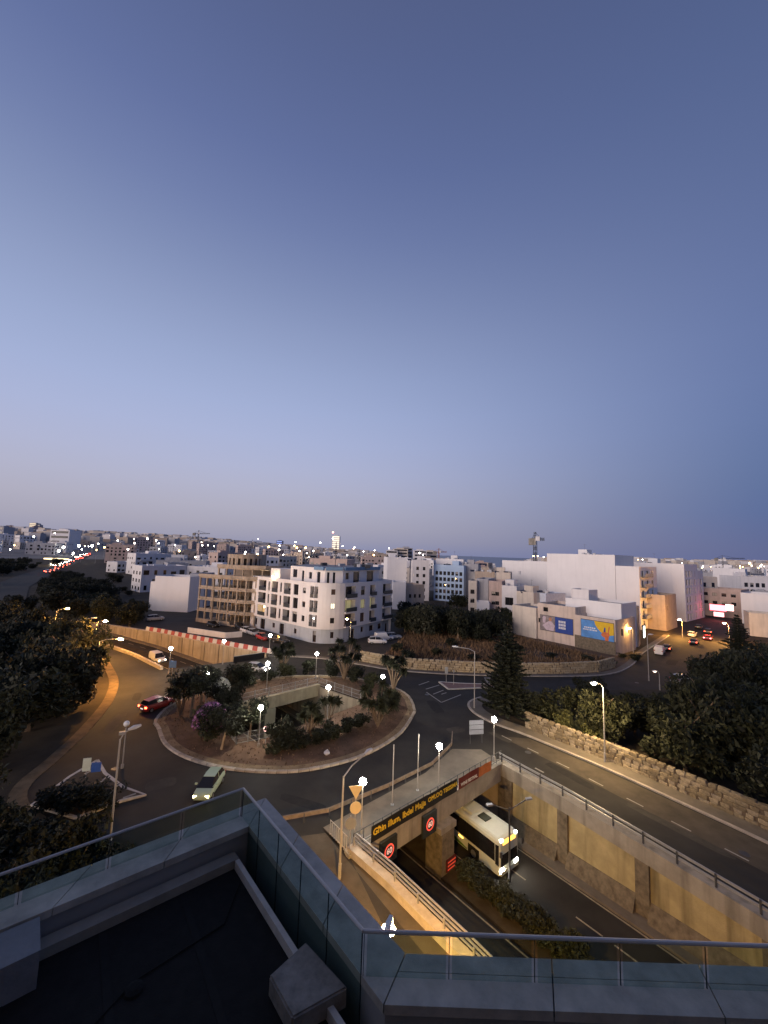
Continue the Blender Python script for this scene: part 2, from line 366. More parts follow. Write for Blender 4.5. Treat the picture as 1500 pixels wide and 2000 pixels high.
for (a, b) in (((833, 1352), (862, 1372)), ((862, 1372), (900, 1357))): dash(G(*a), G(*b), .16)
for p, h in walk([(-31, 60), (-29.4, 55.6)], 1.3): dash(p, p + Vector((math.cos(h), math.sin(h)))*.7, .2)
for p, h in walk([(-.5, 22.5), (3.5, 17.7), (9, 10)], 4.): dash(p, p + Vector((math.cos(h), math.sin(h)))*1.6, .12)
structure('road_markings', lines, paint_w)
worn = M('worn_asphalt', (.088, .072, .052), .9, .3, .5, .3, fine=30)
sheet('slip_road_surface', [tuple(p) for p in off(FL0, -.3)] + [(13.5, -3), (8.6, 3.6), (3.4, 11.8), (-1.6, 18.2), (-6.3, 23.2), (-9.5, 26.6), (-6.5, 30.5), (-3.6, 31.2)], [], .0078, worn)
sheet('slip_road_surface', [tuple(p) for p in off(slip_c, .35)] + [(47.6, 4.5), (41, 14.2), (35.5, 22.6), (30.2, 31), (25.8, 37.2), (22.6, 41.6), (17.8, 47.4)], [], .0078, worn)
random.seed(77)
def patch(x, y, w, l, rz, mat, z=.0085):
    cs, sn = math.cos(rz), math.sin(rz); q = MB(); pts = []
    for k in range(14):
        a = 2*math.pi*k/14; rx = max(-1, min(1, 1.25*math.cos(a)))*w/2*random.uniform(.9, 1.05); ry = max(-1, min(1, 1.25*math.sin(a)))*l/2*random.uniform(.9, 1.05); pts.append(Vector((x+rx*cs-ry*sn, y+rx*sn+ry*cs, z)))
    q.v = pts; q.f = [tuple(range(14))]; structure('road_patch', q, mat)
pa, pb = M('patch_dark', (.022, .020, .018), .85, .3, 1.5, .3), M('patch_pale', (.062, .055, .045), .9, .3, 1.2, .3)
for k_, (x, y, w, l, rz) in enumerate(((19, 40, 1.1, 5, .55), (24, 33, .9, 7, .6), (28.5, 25, 1.3, 3, .6), (8, 56, 1.6, 4.5, .2), (9.5, 49, 2.2, 1.4, .5), (3, 36.5, 1.2, 3.4, -.8), (-6, 34.6, 1.0, 4.6, 1.2), (-19, 36.5, 2.4, 1.6, .5), (-31, 48, 1.3, 5.5, .3), (-33.5, 56, 1.0, 3, .5), (20, 67, 1.2, 7, 1.5), (35, 69, 1.3, 5, 1.6), (62, 84, 1.8, 6, -.75), (72, 96, 1.4, 8, -.75), (-12, 71.5, 1.2, 5, 1.5), (2.5, 20, .9, 4.5, .65), (-3.5, 24.5, 1.1, 3, .8), (14.5, 47.5, .8, 3, .6))): patch(x, y, w, l, rz, pb if k_ % 3 else pa)
for x, y in ((16.5, 44.2), (-24.5, 38.6), (7.4, 60.5), (27.2, 30.5), (-9, 32.6), (45, 69.5), (1.4, 33.2)):
    q = MB().tube([(x, y, .007), (x, y, .0125)], .33, 16); structure('manhole_cover', q, metal_d)
# ------------------------------------------------------------------ sunk road and its walls
def zr(i): return ZU[i]
sr = MB(); 
for i in range(len(RW)-1):
    sr.quad((*RW[i], ZU[i]), (*RW[i+1], ZU[i+1]), (*LW[i+1], ZU[i+1]), (*LW[i], ZU[i]))
structure('sunken_road', sr, asphalt)
def across(i, t, dz=0.): p = Vector(LW[i]).lerp(Vector(RW[i]), t); return Vector((p.x, p.y, ZU[i]+dz))
def strip(name, t0, t1, h, mat, i0=0, i1=None):
    mb = MB(); secs = []
    for i in range(i0, (i1 or len(RW))): a, b = across(i, t0), across(i, t1); secs.append([a, b, b+Vector((0, 0, h)), a+Vector((0, 0, h))])
    return structure(name, mb.loft(secs), mat)
strip('median_bed', .455, .60, .22, M('median_soil', (.05, .038, .024), 1, .4, .8, .5))
strip('right_footway', .905, .998, .16, paving); strip('left_footway', .002, .07, .16, paving)
kl = MB()
def sline(t, w, i0, i1, dashes=None):
    for i in range(i0, i1):
        a, b = across(i, t, .012), across(i+1, t, .012); L = (b-a).length; d = (b-a)/L; n = Vector((d.y, -d.x, 0)).normalized()*w/2
        if dashes is None: kl.quad(a-n, a+n, b+n, b-n)
        else:
            s = .5
            while s + dashes[0] < L: p, q = a+d*s, a+d*(s+dashes[0]); kl.quad(p-n, p+n, q+n, q-n); s += dashes[1]
sline(.895, .14, 0, 15); sline(.618, .12, 0, 15); sline(.44, .12, 0, 15); sline(.082, .14, 0, 15)
sline(.755, .13, 0, 15, (1.9, 4.2)); sline(.26, .13, 0, 15, (1.9, 4.2))
structure('sunken_road_markings', kl, M('worn_paint', (.32, .28, .2), .8, .3, 3))
# right retaining wall of the front cutting: cap beam, panels between piers, rubble foot, guard rail
def seg_pt(line, s):
    L = [Vector(p) for p in line]
    for a, b in zip(L, L[1:]):
        l = (b-a).length
        if s <= l: return a + (b-a)*(s/l), (b-a)/l
        s -= l
    return L[-1], (L[-1]-L[-2]).normalized()
def zroad_front(p):
    best = min(range(7), key=lambda i: (Vector(RW[i])-Vector(p[:2])).length)
    for i in range(6):
        a, b = Vector(RW[i]), Vector(RW[i+1]); t = (Vector(p[:2])-a).dot(b-a)/(b-a).length_squared
        if 0 <= t <= 1: return ZU[i]+(ZU[i+1]-ZU[i])*t
    return ZU[best]
FR = [(12.7, 41.9), (16.7, 36.3), (20, 31.1), (23.6, 25.2), (28.5, 17), (34, 8), (44, -8)]
panelm2 = M('stained_panel', (.42, .345, .185), .9, .22, .7, .35, stain=.9)
rw = thing('retaining_wall', 'long stained concrete retaining wall with stone piers on the right of the sunken road', 'wall', (12.7, 41.9, -5.4))
piers = [0.9, 6.9, 13.2, 20.2, 27.5, 35.5]
for k, s in enumerate(piers):
    p, d = seg_pt(FR, s); z = zroad_front(p)
    w = 1.6 if k == 0 else .95
    wpart('pier', MB().loft([[Vector((*(p+d*(-w/2)), z+q))+Vector((d.y, -d.x, 0))*o for q, o in ((0, .18), (0, .48), (5.2 if k == 0 else -z-.95, .48), (5.2 if k == 0 else -z-.95, .18))] if False else
        [Vector((*(p+d*(sg*w/2)), zz))+Vector((d.y, -d.x, 0))*o for o, zz in ((-.1, z), (.42, z), (.34, -.95), (-.1, -.95))] for sg in (-1, 1)]), rubble, rw)
    if k < len(piers)-1:
        s1 = piers[k+1]; p1, d1 = seg_pt(FR, s+w/2); p2, d2 = seg_pt(FR, s1-.475)
        nn = Vector((d1.y, -d1.x, 0))
        n_sub = max(1, round((s1-s)/6))
        for q in range(n_sub):
            a = p1.lerp(p2, q/n_sub); b = p1.lerp(p2, (q+1)/n_sub) - (p2-p1).normalized()*.03
            za, zb = zroad_front(a), zroad_front(b)
            def col(pp, zz): return [Vector((*pp, zz+.2))+nn*(-.2), Vector((*pp, zz+.2))+nn*.22, Vector((*pp, -.95))+nn*.12, Vector((*pp, -.95))+nn*(-.2)]
            wpart('panel', MB().loft([col(a, za), col(b, zb)]), panelm2, rw)
            def foot(pp, zz): return [Vector((*pp, zz+.1))+nn*.2, Vector((*pp, zz+.1))+nn*.85, Vector((*pp, zz+1.25))+nn*.27, Vector((*pp, zz+1.3))+nn*.2]
            wpart('stone_footing', MB().loft([foot(a, za), foot(b, zb)]), rubble, rw)
FRl = FR
wpart('cap_beam', ribbon(MB(), FRl, -.55, .34, -.95, .22), concrete, rw)
wpart('backing', ribbon(MB(), FRl, -.5, -.15, -5.9, -.96), concrete_dark, rw)
gr = thing('guard_rail', 'grey steel guard rail on top of the right retaining wall', 'railing', (12.7, 41.9, .22))
for p, h in walk(FRl, 2.15, .4): wpart('post', MB().box((p.x-.1*math.sin(-h), p.y, .22), (.1, .12, .8), h), metal_d, gr)
for z in (.52, .86): wpart('rail', ribbon(MB(), FRl, -.02, .06, z, z+.16), metal, gr)
# left retaining wall with its shining rails
FL = [Vector(p) for p in LW[6::-1]]
lw = thing('retaining_wall', 'concrete retaining wall beside the orange-lit slip road on the left', 'wall', (-1.5, 29.5, -5.4))
wpart('wall_face', ribbon(MB(), FL, -.25, .25, -6, 0.), panelm, lw)
wpart('parapet', ribbon(MB(), FL, -.2, .42, 0.0, .5), kerbm, lw)
gl = thing('guard_rail', 'bright three-bar steel guard rail along the orange-lit slip road', 'railing', (-1.5, 29.5, .5))
for p, h in walk(FL, 2.0, .2): wpart('post', MB().box((p.x, p.y, .5), (.09, .09, .55), h), metal, gl)
for k, z in enumerate((.62, .82, 1.02)): wpart('rail', ribbon(MB(), FL, -.24-.05*k, -.17-.05*k, z, z+.09), metal, gl)
# walls inside the roundabout hole and of the far cutting
hw = thing('retaining_wall', 'lit concrete retaining wall inside the opening of the roundabout', 'wall', (*RW[9], -5.4))
HR = [RW[6], RW[7], RW[8], RW[9], RW[10], RW[11]]
wpart('wall_face', ribbon(MB(), HR, -.3, .05, -6, -.02), panelm, hw)
hl = thing('retaining_wall', 'dark concrete retaining wall on the far side of the roundabout opening behind the trees', 'wall', (*LW[9], -5.4))
wpart('wall_face', ribbon(MB(), [LW[6], LW[7], LW[8], LW[9], LW[10], LW[11]], -.05, .3, -6, -.02), panelm, hl)
fw = thing('retaining_wall', 'tall streaked wall below the red and white barriers in front of the apartments', 'wall', (*RW[12], -4))
FWL = [Vector(p) for p in RW[11:]]
for a, b in zip(FWL, FWL[1:]):
    n = 4
    for q in range(n):
        a1, b1 = a.lerp(b, q/n), a.lerp(b, (q+1)/n-.012)
        wpart('panel', ribbon(MB(), [a1, b1], -.02, .35, -5.5, .75), panelm, fw)
wpart('coping', ribbon(MB(), FWL, -.12, .5, .75, .95), kerbm, fw)
lw2 = thing('parapet_wall', 'low pale parapet between the left road and the far sunken road', 'wall', (*LW[12], 0))
LWL = [Vector(p) for p in LW[11:]]
wpart('wall_face', ribbon(MB(), LWL, -.2, .25, -5.5, .55), kerbm, lw2)
# red and white road barriers on the wall
redp = M('barrier_red', (.40, .09, .08), .6, .2, 2); whp = M('barrier_white', (.60, .58, .56), .6, .12, 2)
k = 0
for p, h in walk([FWL[0].lerp(FWL[1], -.05), FWL[1], FWL[2], FWL[2].lerp(FWL[3], .3)], 1.25, .1):
    bb = part('road_barrier', MB().loft([[(-.6, -.25, 0), (-.6, .25, 0), (-.6, .1, .82), (-.6, -.1, .82)], [(.6, -.25, 0), (.6, .25, 0), (.6, .1, .82), (.6, -.1, .82)]]), redp if k % 2 else whp)
    q = Vector((math.sin(h), -math.cos(h)))*.2
    bb.location = (p.x+q.x, p.y+q.y, .95); bb.rotation_euler = (0, 0, h)
    tag(bb, '%s plastic road barrier in the row on top of the streaked wall' % ('red' if k % 2 else 'white'), 'barrier', '%s barriers in a row' % ('red' if k % 2 else 'white')); k += 1
# ------------------------------------------------------------------ front bridge
BF = [Vector((-1.5, 29.5)), Vector((12.7, 41.9))]; bd = (BF[1]-BF[0]).normalized(); bn = Vector((bd.y, -bd.x))   # bn: towards the camera
br = thing('road_bridge', 'stained concrete bridge carrying the roundabout over the sunken road', 'bridge', (5.6, 35.7, -5.4))
def bp(t, o, z): q = BF[0].lerp(BF[1], t) + bn*o; return Vector((q.x, q.y, z))
wpart('fascia_beam', MB().loft([[bp(t, .35, -1.5), bp(t, .42, -1.45), bp(t, .42, .12), bp(t, -.5, .12), bp(t, -.5, -1.5)] for t in (-.02, 1.01)]), concrete, br)
wpart('parapet_kerb', MB().loft([[bp(t, .44, -.16), bp(t, .5, .25), bp(t, -.1, .3), bp(t, -.1, .13)] for t in (-.03, 1.015)]), concrete, br)
deckp = [LW[6], RW[6], RW[7], RW[8], LW[8], LW[7]]
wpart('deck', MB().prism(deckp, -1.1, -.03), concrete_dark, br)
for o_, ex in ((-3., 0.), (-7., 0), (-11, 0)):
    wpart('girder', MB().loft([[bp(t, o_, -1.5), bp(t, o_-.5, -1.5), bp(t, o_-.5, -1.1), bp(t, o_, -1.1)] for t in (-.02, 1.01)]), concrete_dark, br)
pr_ = Vector((5.55, 35.6))
mdir = (Vector(RW[6])-Vector(RW[7])).normalized(); ax = Vector((.68, -.73))
pc = [pr_+bd*sx*.78+(-bn)*sy for sx, sy in ((-1, -.9), (1, -.9), (1, .9), (-1, .9))]
wpart('pier', MB().prism([tuple(p+bn*.2) for p in pc], -5.4, -1.9), rubble, br)
wpart('pier_head', MB().prism([tuple(pr_+bd*sx*1.0+bn*(sy+.1)) for sx, sy in ((-1, -1.1), (1, -1.1), (1, 1.05), (-1, 1.05))], -1.9, -1.46), concrete, br)
for o_ in (-6, -12):
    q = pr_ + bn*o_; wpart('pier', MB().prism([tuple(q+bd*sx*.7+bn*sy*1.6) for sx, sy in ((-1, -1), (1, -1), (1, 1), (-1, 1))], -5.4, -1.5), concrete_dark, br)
sheet('bridge_pavement', [tuple(bp(-.02, -.12, 0)[:2]), tuple(bp(1.0, -.12, 0)[:2]), tuple(bp(1.03, -2.6, 0)[:2]), tuple(bp(.9, -4.6, 0)[:2]), tuple(bp(.6, -3.3, 0)[:2]), tuple(bp(-.02, -3.1, 0)[:2])], [], .125, paving)
# fence on the bridge
bfn = thing('bridge_fence', 'thin steel fence along the front edge of the bridge behind the banners', 'fence', (*bp(.5, 0, .3),))
for k in range(22): p = bp(k/21, .2, .24); wpart('post', MB().tube([p, p+Vector((0, 0, 1.05))], .03, 5), metal_d, bfn)
for z in (.45, 1.25): wpart('rail', MB().tube([bp(0, .2, z), bp(1, .2, z)], .03, 5), metal_d, bfn)
gb = thing('crash_barrier', 'dark steel crash barrier between the bridge pavement and the roundabout lane', 'barrier', (*bp(.4, -3.3, 0),))
gpath = [bp(-.16, -5.4, 0), bp(.03, -3.9, 0), bp(.35, -3.4, 0), bp(.65, -3.4, 0), bp(.9, -4.7, 0), bp(1.02, -6.4, 0)]
for p, h in walk(gpath, 2.): wpart('post', MB().box((p.x, p.y, 0), (.1, .1, .7), h), metal_d, gb)
wpart('rail', ribbon(MB(), gpath, -.05, .05, .45, .75), M('rusty_rail', (.2, .15, .11), .7, .3, 3), gb)
eg = thing('end_railing', 'short white steel railing at the left end of the bridge by the lamp', 'railing', (*bp(-.02, -.3, .1),))
for k in range(9): p = bp(-.02, -.1-k*.26, .12); wpart('bar', MB().tube([p, p+Vector((0, 0, 1.0))], .025, 5), kerbm, eg)
for z in (.2, 1.1): wpart('rail', MB().tube([bp(-.02, -.05, z), bp(-.02, -2.2, z)], .03, 5), kerbm, eg)
# banners and speed displays
def banner(name, label, t0, t1, z0, z1, mat, texts):
    a, b = bp(t0, .56, 0), bp(t1, .56, 0); o = thing(name, label, 'banner', (*((a+b)/2)[:2], z0))
    mb = MB(); n = 10
    for k in range(n):
        u, v = k/n, (k+1)/n; f = lambda w: .025*math.sin(w*9)
        p, q = bp(t0+(t1-t0)*u, .56+f(u), 0), bp(t0+(t1-t0)*v, .56+f(v), 0)
        mb.quad(p+Vector((0, 0, z0)), q+Vector((0, 0, z0)), q+Vector((0, 0, z1)), p+Vector((0, 0, z1)))
        e = Vector((bn.x, bn.y, 0))*(-.02); mb.quad(p+e+Vector((0, 0, z0)), q+e+Vector((0, 0, z0)), q+e+Vector((0, 0, z1)), p+e+Vector((0, 0, z1)))
    wpart('sheet', mb, mat, o)
    for s, tt, zz, size, tm in texts:
        me = text_mesh(s, size, .012); x = part('lettering', me, tm, o)
        x.matrix_parent_inverse = Matrix.Translation(-Vector(o.location)); mm = plate_matrix(bp(tt-.01, .61, 0), bp(tt+.01, .61, 0), zz); x.matrix_basis = mm
    return o
blk = M('banner_black', (.018, .018, .018), .6, .2); yel = M('banner_yellow', (.75, .55, .05), .6, .1); wht = M('lettering_white', (.75, .73, .7), .6, .05)
dkred = M('banner_red', (.16, .03, .025), .6, .2); orng = M('banner_orange', (.5, .16, .05), .6, .2)
banner('banner', 'long black banner with yellow lettering on the left half of the bridge', .07, .385, .27, 1.36, blk, [('Għin illum, Ibdel Ħajja', .225, .9, .62, yel)])
banner('banner', 'black banner with yellow capitals in the middle of the bridge', .387, .59, .27, 1.32, blk, [('OĦLOQ TBISSIMA', .49, .92, .48, yel)])
banner('banner', 'dark red wine festival banner right of the black banners', .605, .765, .27, 1.22, dkred, [('WINE FESTIVAL', .685, .6, .36, wht)])
banner('banner', 'small orange banner at the right end of the row on the bridge', .768, .875, .3, 1.15, orng, [])
redled = EM('red_led', (1, .10, .06), 1.1)
def speed_display(t, label):
    c = bp(t, .5, -.62); o = thing('speed_display', label, 'sign', (*c,))
    wpart('board', MB().loft([[bp(t-.043, q, -1.75), bp(t+.043, q, -1.75), bp(t+.043, q, -.1), bp(t-.043, q, -.1)] for q in (.46, .68)]), M('display_black', (.03, .035, .035), .5, .2), o)
    ring = MB(); 
    for k in range(24):
        a1, a2 = 2*math.pi*k/24, 2*math.pi*(k+1)/24; pt = lambda a, r, z_=.7: bp(t, z_, -.92)+Vector((bd.x, bd.y, 0))*math.cos(a)*r+Vector((0, 0, math.sin(a)*r))
        ring.quad(pt(a1, .37), pt(a2, .37), pt(a2, .47), pt(a1, .47)); ring.quad(pt(a1, .47), pt(a2, .47), pt(a2, .47, .69), pt(a1, .47, .69))
    wpart('ring', ring, redled, o)
    x = part('numerals', text_mesh('60', .55, .01), EM('white_led', (1, .6, .48), .7), o); x.matrix_parent_inverse = Matrix.Translation(-Vector(o.location)); x.matrix_basis = plate_matrix(bp(t-.01, .71, 0), bp(t+.01, .71, 0), -.92)
speed_display(.16, 'black electronic 60 speed display at the left end of the bridge')
speed_display(.40, 'black electronic 60 speed display above the bridge pier')
o = thing('message_sign', 'small red lit message sign on the bridge pier', 'sign', (*(pr_+bn*1.2), -4.4))
c = pr_+bn*1.13+bd*.3
wpart('board', MB().loft([[Vector((*(c+bd*sx*.6+bn*q), z)) for sx, z in ((-1, -4.95), (1, -4.95), (1, -4.05), (-1, -4.05))] for q in (0, .12)]), M('sign_dark_red', (.09, .012, .012), .6, .1), o)
for k in range(3): wpart('text_row', MB().loft([[Vector((*(c+bd*sx*.5+bn*q), z)) for sx, z in ((-1, -4.82+k*.27), (1, -4.82+k*.27), (1, -4.72+k*.27), (-1, -4.72+k*.27))] for q in (.125, .14)]), EM('dim_red_led', (1, .12, .06), .35), o)
# ------------------------------------------------------------------ far bridge (back of the roundabout opening)
fb = thing('road_bridge', 'concrete bridge beam across the opening in the roundabout with a mesh railing', 'bridge', (*mid(RW[9], LW[9]), -5.4))
QF = [Vector(LW[9]), Vector(RW[9])]; qd = (QF[1]-QF[0]).normalized(); qn = Vector((qd.y, -qd.x))
def qp(t, o_, z): q = QF[0].lerp(QF[1], t)+qn*o_; return Vector((q.x, q.y, z))
wpart('fascia_beam', MB().loft([[qp(t, .3, -1.35), qp(t, .3, .3), qp(t, -.35, .3), qp(t, -.35, -1.35)] for t in (-.02, 1.01)]), M('warm_concrete', (.42, .36, .24), .9, .2, .8, .3, stain=.4), fb)
wpart('deck', MB().prism([LW[9], RW[9], RW[10], RW[11], LW[11], LW[10]], -1.0, -.03), concrete_dark, fb)
for t, w in ((.5, .8),): wpart('pier', MB().loft([[qp(t, .5, z)-Vector((*qd, 0))*w, qp(t, .5, z)+Vector((*qd, 0))*w, qp(t, -1.5, z)+Vector((*qd, 0))*w, qp(t, -1.5, z)-Vector((*qd, 0))*w] for z in (-5.4, -1.36)]), M('pier_concrete', (.40, .37, .25), .9, .2, .8, .3, stain=.4), fb)
def mesh_fence(label, a, b, z, h=1.15, n=8):
    a, b = Vector(a[:2]), Vector(b[:2]); o = thing('mesh_fence', label, 'fence', (*a, z))
    for k in range(n+1):
        p = a.lerp(b, k/n); wpart('post', MB().box((p.x, p.y, z), (.07, .07, h+.08), 0), metal, o)
    for k in range(n):
        p, q = a.lerp(b, k/n), a.lerp(b, (k+1)/n); mb = MB(); L = (q-p).length
        for j in range(int(L/.11)):
            c = p.lerp(q, (j+.5)/int(L/.11)); mb.box((c.x, c.y, z+.05), (.014, .014, h-.05))
        for zz in (z+.08, z+h*.5, z+h-.03): mb.bar((*p, zz), (*q, zz), .03, .03)
        wpart('infill', mb, metal, o, kind='stuff')
mesh_fence('grey mesh railing on the beam across the roundabout opening', qp(-.02, .0, 0), qp(1.0, 0, 0), .3, 1.15, 8)
mesh_fence('grey mesh railing along the right edge of the roundabout opening', RW[9], Vector(RW[8])+Vector((.4, -.3)), .12, 1.15, 6)
mesh_fence('pale bar fence at the near left corner of the roundabout opening', (-15.0, 43.6), (-11.9, 45.3), .12, 1.1, 3)
mesh_fence('short pale bar fence beside the stair down into the opening', (-15.0, 43.6), (-16.6, 45.6), .12, 1.1, 2)
st = thing('stair', 'pale concrete stair beside the lamp going down into the roundabout opening', 'stair', (-14.5, 45.5, -2))
for k in range(8): wpart('step', MB().box((-14.6+k*.0+.45*(k % 1), 44.6+k*.3, -.15-k*.17), (2.2, .32, .2), R(-28)), kerbm, st)
# ------------------------------------------------------------------ buildings: general tools
def inset(poly, d):
    P = [Vector(p[:2]) for p in poly]; r = []; n = len(P)
    for i in range(n):
        a, b, c = P[i-1], P[i], P[(i+1) % n]; e1, e2 = (b-a).normalized(), (c-b).normalized()
        n1, n2 = Vector((-e1.y, e1.x)), Vector((-e2.y, e2.x)); k = 1+n1.dot(n2)
        r.append(b + (n1+n2)*(d/max(k, .25)))
    return r
def wall_open(mb, p0, p1, z0, z1, ops, depth=.28):
    """a wall face p0->p1 (left to right from outside) with real openings and reveals"""
    a, b = Vector(p0[:2]), Vector(p1[:2]); L = (b-a).length; d = (b-a)/L; n = Vector((d.y, -d.x))
    us = sorted({0., L, *[min(max(o[0], 0), L) for o in ops], *[min(max(o[1], 0), L) for o in ops]}); vs = sorted({z0, z1, *[o[2] for o in ops], *[o[3] for o in ops]})
    P = lambda u, z, q=0.: Vector((*(a+d*u-n*q), z))
    for i in range(len(us)-1):
        for j in range(len(vs)-1):
            cu, cv = (us[i]+us[i+1])/2, (vs[j]+vs[j+1])/2
            if any(o[0] < cu < o[1] and o[2] < cv < o[3] for o in ops): continue
            mb.quad(P(us[i], vs[j]), P(us[i+1], vs[j]), P(us[i+1], vs[j+1]), P(us[i], vs[j+1]))
    for o in ops:
        q = o[4] if len(o) > 4 else depth; u0, u1, v0, v1 = o[:4]
        mb.quad(P(u0, v0), P(u0, v1), P(u0, v1, q), P(u0, v0, q)); mb.quad(P(u1, v0), P(u1, v0, q), P(u1, v1, q), P(u1, v1))
        mb.quad(P(u0, v0), P(u0, v0, q), P(u1, v0, q), P(u1, v0)); mb.quad(P(u0, v1), P(u1, v1), P(u1, v1, q), P(u0, v1, q))
    return P
WR = random.Random(4); SHUT = [M('shutter_grey', (.30, .30, .30), .7, .1, 3), M('shutter_cream', (.45, .40, .33), .7, .1, 3), M('shutter_brown', (.10, .06, .045), .7, .1, 3), M('curtain', (.36, .34, .32), .9, .15, 4)]
def window(parent, P, o, depth=.28, mat=None, framed=True, fmat=None):
    q = (o[4] if len(o) > 4 else depth) - .02; u0, u1, v0, v1 = o[:4]; e = .01
    mb = MB(); mb.loft([[P(u0-e, v0-e, k), P(u1+e, v0-e, k), P(u1+e, v1+e, k), P(u0-e, v1+e, k)] for k in (q, q+.06)])
    w = wpart('window', mb, mat or glass_d, parent)
    if framed and (u1-u0) > .7:
        f = MB(); t = .07; k0, k1 = q-.05, q+.0
        def bar(a0, a1, b0, b1): f.loft([[P(a0, b0, k), P(a1, b0, k), P(a1, b1, k), P(a0, b1, k)] for k in (k0, k1)])
        bar(u0, u1, v0, v0+t); bar(u0, u1, v1-t, v1); bar(u0, u0+t, v0+t, v1-t); bar(u1-t, u1, v0+t, v1-t); mdl = (u0+u1)/2; bar(mdl-t/2, mdl+t/2, v0+t, v1-t)
        part('frame', f, fmat or frame_d, w)
        if mat is None and WR.random() < .34:
            hh = v1-v0; vb = v1-hh*WR.choice((.25, .4, .55, 1.0)); sm = WR.choice(SHUT)
            part('shutter', MB().loft([[P(u0+t, vb, k), P(u1-t, vb, k), P(u1-t, v1-t, k), P(u0+t, v1-t, k)] for k in (q-.035, q-.012)]), sm, w)
    return w
def building(name, label, poly, z0, z1, mat, wins=None, group=None, roof=None, parapet=.7, mats=None, hut=True, lit=.0, framed=True, cat='building', ground=None):
    """poly counter-clockwise; wins = {edge: [(u0,u1,v0,v1[,depth]), ...]}"""
    c = sum((Vector(p[:2]) for p in poly), Vector((0, 0)))/len(poly)
    o = thing(name, label, cat, (c.x, c.y, z0), group=group); n = len(poly); wins = wins or {}
    mb = MB(); later = []
    for i in range(n):
        ops = wins.get(i, []); P = wall_open(mb, poly[i], poly[(i+1) % n], z0, z1, ops)
        for w in ops: later.append((P, w))
    inn = inset(poly, .22); zr_ = z1-parapet
    for i in range(n):
        j = (i+1) % n; A, Bq, Cq, Dq = Vector((*poly[i][:2], z1)), Vector((*poly[j][:2], z1)), Vector((*inn[j], z1)), Vector((*inn[i], z1))
        mb.quad(A, Bq, Cq, Dq); mb.quad(Dq, Cq, Vector((*inn[j], zr_)), Vector((*inn[i], zr_)))
    wpart('wall', mb, mat, o)
    rf = MB(); rf.v = [Vector((*p, zr_)) for p in inn]; rf.f = [tuple(range(n))]
    r = wpart('roof', rf, roof or rooffelt, o)
    for P, w in later:
        lm = None
        if lit and random.random() < lit: lm = random.choice((warmwin, coolwin, warmwin))
        window(o, P, w, mat=lm, framed=framed)
    if hut:
        e0 = (Vector(poly[1][:2])-Vector(poly[0][:2])).normalized(); ang = math.atan2(e0.y, e0.x)
        p = c + e0*random.uniform(-2, 2)
        part('stair_hut', MB().box((p.x-c.x, p.y-c.y, zr_-z0), (3.2, 3.6, 2.5), ang), mat, o)
        part('aerial', MB().tube([(p.x-c.x, p.y-c.y, zr_-z0+2.5), (p.x-c.x, p.y-c.y, zr_-z0+4.6)], .035, 4), metal_d, o); part('aerial_bar', MB().box((p.x-c.x, p.y-c.y, zr_-z0+4.3), (1.2, .04, .04), ang), metal_d, o)
        for k in range(6):
            q = c + Vector((random.uniform(-5, 5), random.uniform(-4, 4)))
            s = random.choice((0, 1))
            if s: part('water_tank', MB().tube([(q.x-c.x, q.y-c.y, zr_-z0), (q.x-c.x, q.y-c.y, zr_-z0+1.3)], .55, 10), M('tank_white', (.6, .6, .6), .6), o)
            else: part('solar_panel', MB().loft([[(q.x-c.x-.9, q.y-c.y-.5, zr_-z0+.2), (q.x-c.x+.9, q.y-c.y-.5, zr_-z0+.2), (q.x-c.x+.9, q.y-c.y+.5, zr_-z0+.9), (q.x-c.x-.9, q.y-c.y+.5, zr_-z0+.9)], [(q.x-c.x-.9, q.y-c.y-.5, zr_-z0+.28), (q.x-c.x+.9, q.y-c.y-.5, zr_-z0+.28), (q.x-c.x+.9, q.y-c.y+.5, zr_-z0+.98), (q.x-c.x-.9, q.y-c.y+.5, zr_-z0+.98)]]), M('solar_dark', (.03, .035, .06), .3), o)
    return o
def grid_wins(L, z0, z1, cols, w, h, fh=3.2, sill=.95, m=.9, skip=0., base=0.):
    r = []; nf = max(1, int((z1-z0-base-.7)/fh))
    for f in range(nf):
        for c in range(cols):
            if random.random() < skip: continue
            u = m + (L-2*m)*(c+.5)/cols; v = z0+base+f*fh+sill
            if v+h < z1-.75: r.append((u-w/2, u+w/2, v, v+h))
    return r
def px_building(name, label, tl, Y1, trx, Y2, depth, mat, front=None, right=None, left=None, z0=0., zt=None, **kw):
    """front face given by its two top corners as seen, at the distances Y1 and Y2"""
    a = AT(tl[0], tl[1], Y1); b = AT(trx, tl[1]+(trx-tl[0])*.03, Y2); z1 = zt if zt is not None else a.z
    p0, p1 = Vector((a.x, a.y)), Vector((b.x, b.y)); d = (p1-p0).normalized(); n = Vector((-d.y, d.x))
    poly = [p0, p1, p1+n*depth, p0+n*depth]; L = (p1-p0).length; wins = {}
    if front: wins[0] = grid_wins(L, z0, z1, *front)
    if right: wins[1] = grid_wins(depth, z0, z1, *right)
    if left: wins[3] = grid_wins(depth, z0, z1, *left)
    return building(name, label, [tuple(p) for p in poly], z0, z1, mat, wins, **kw)
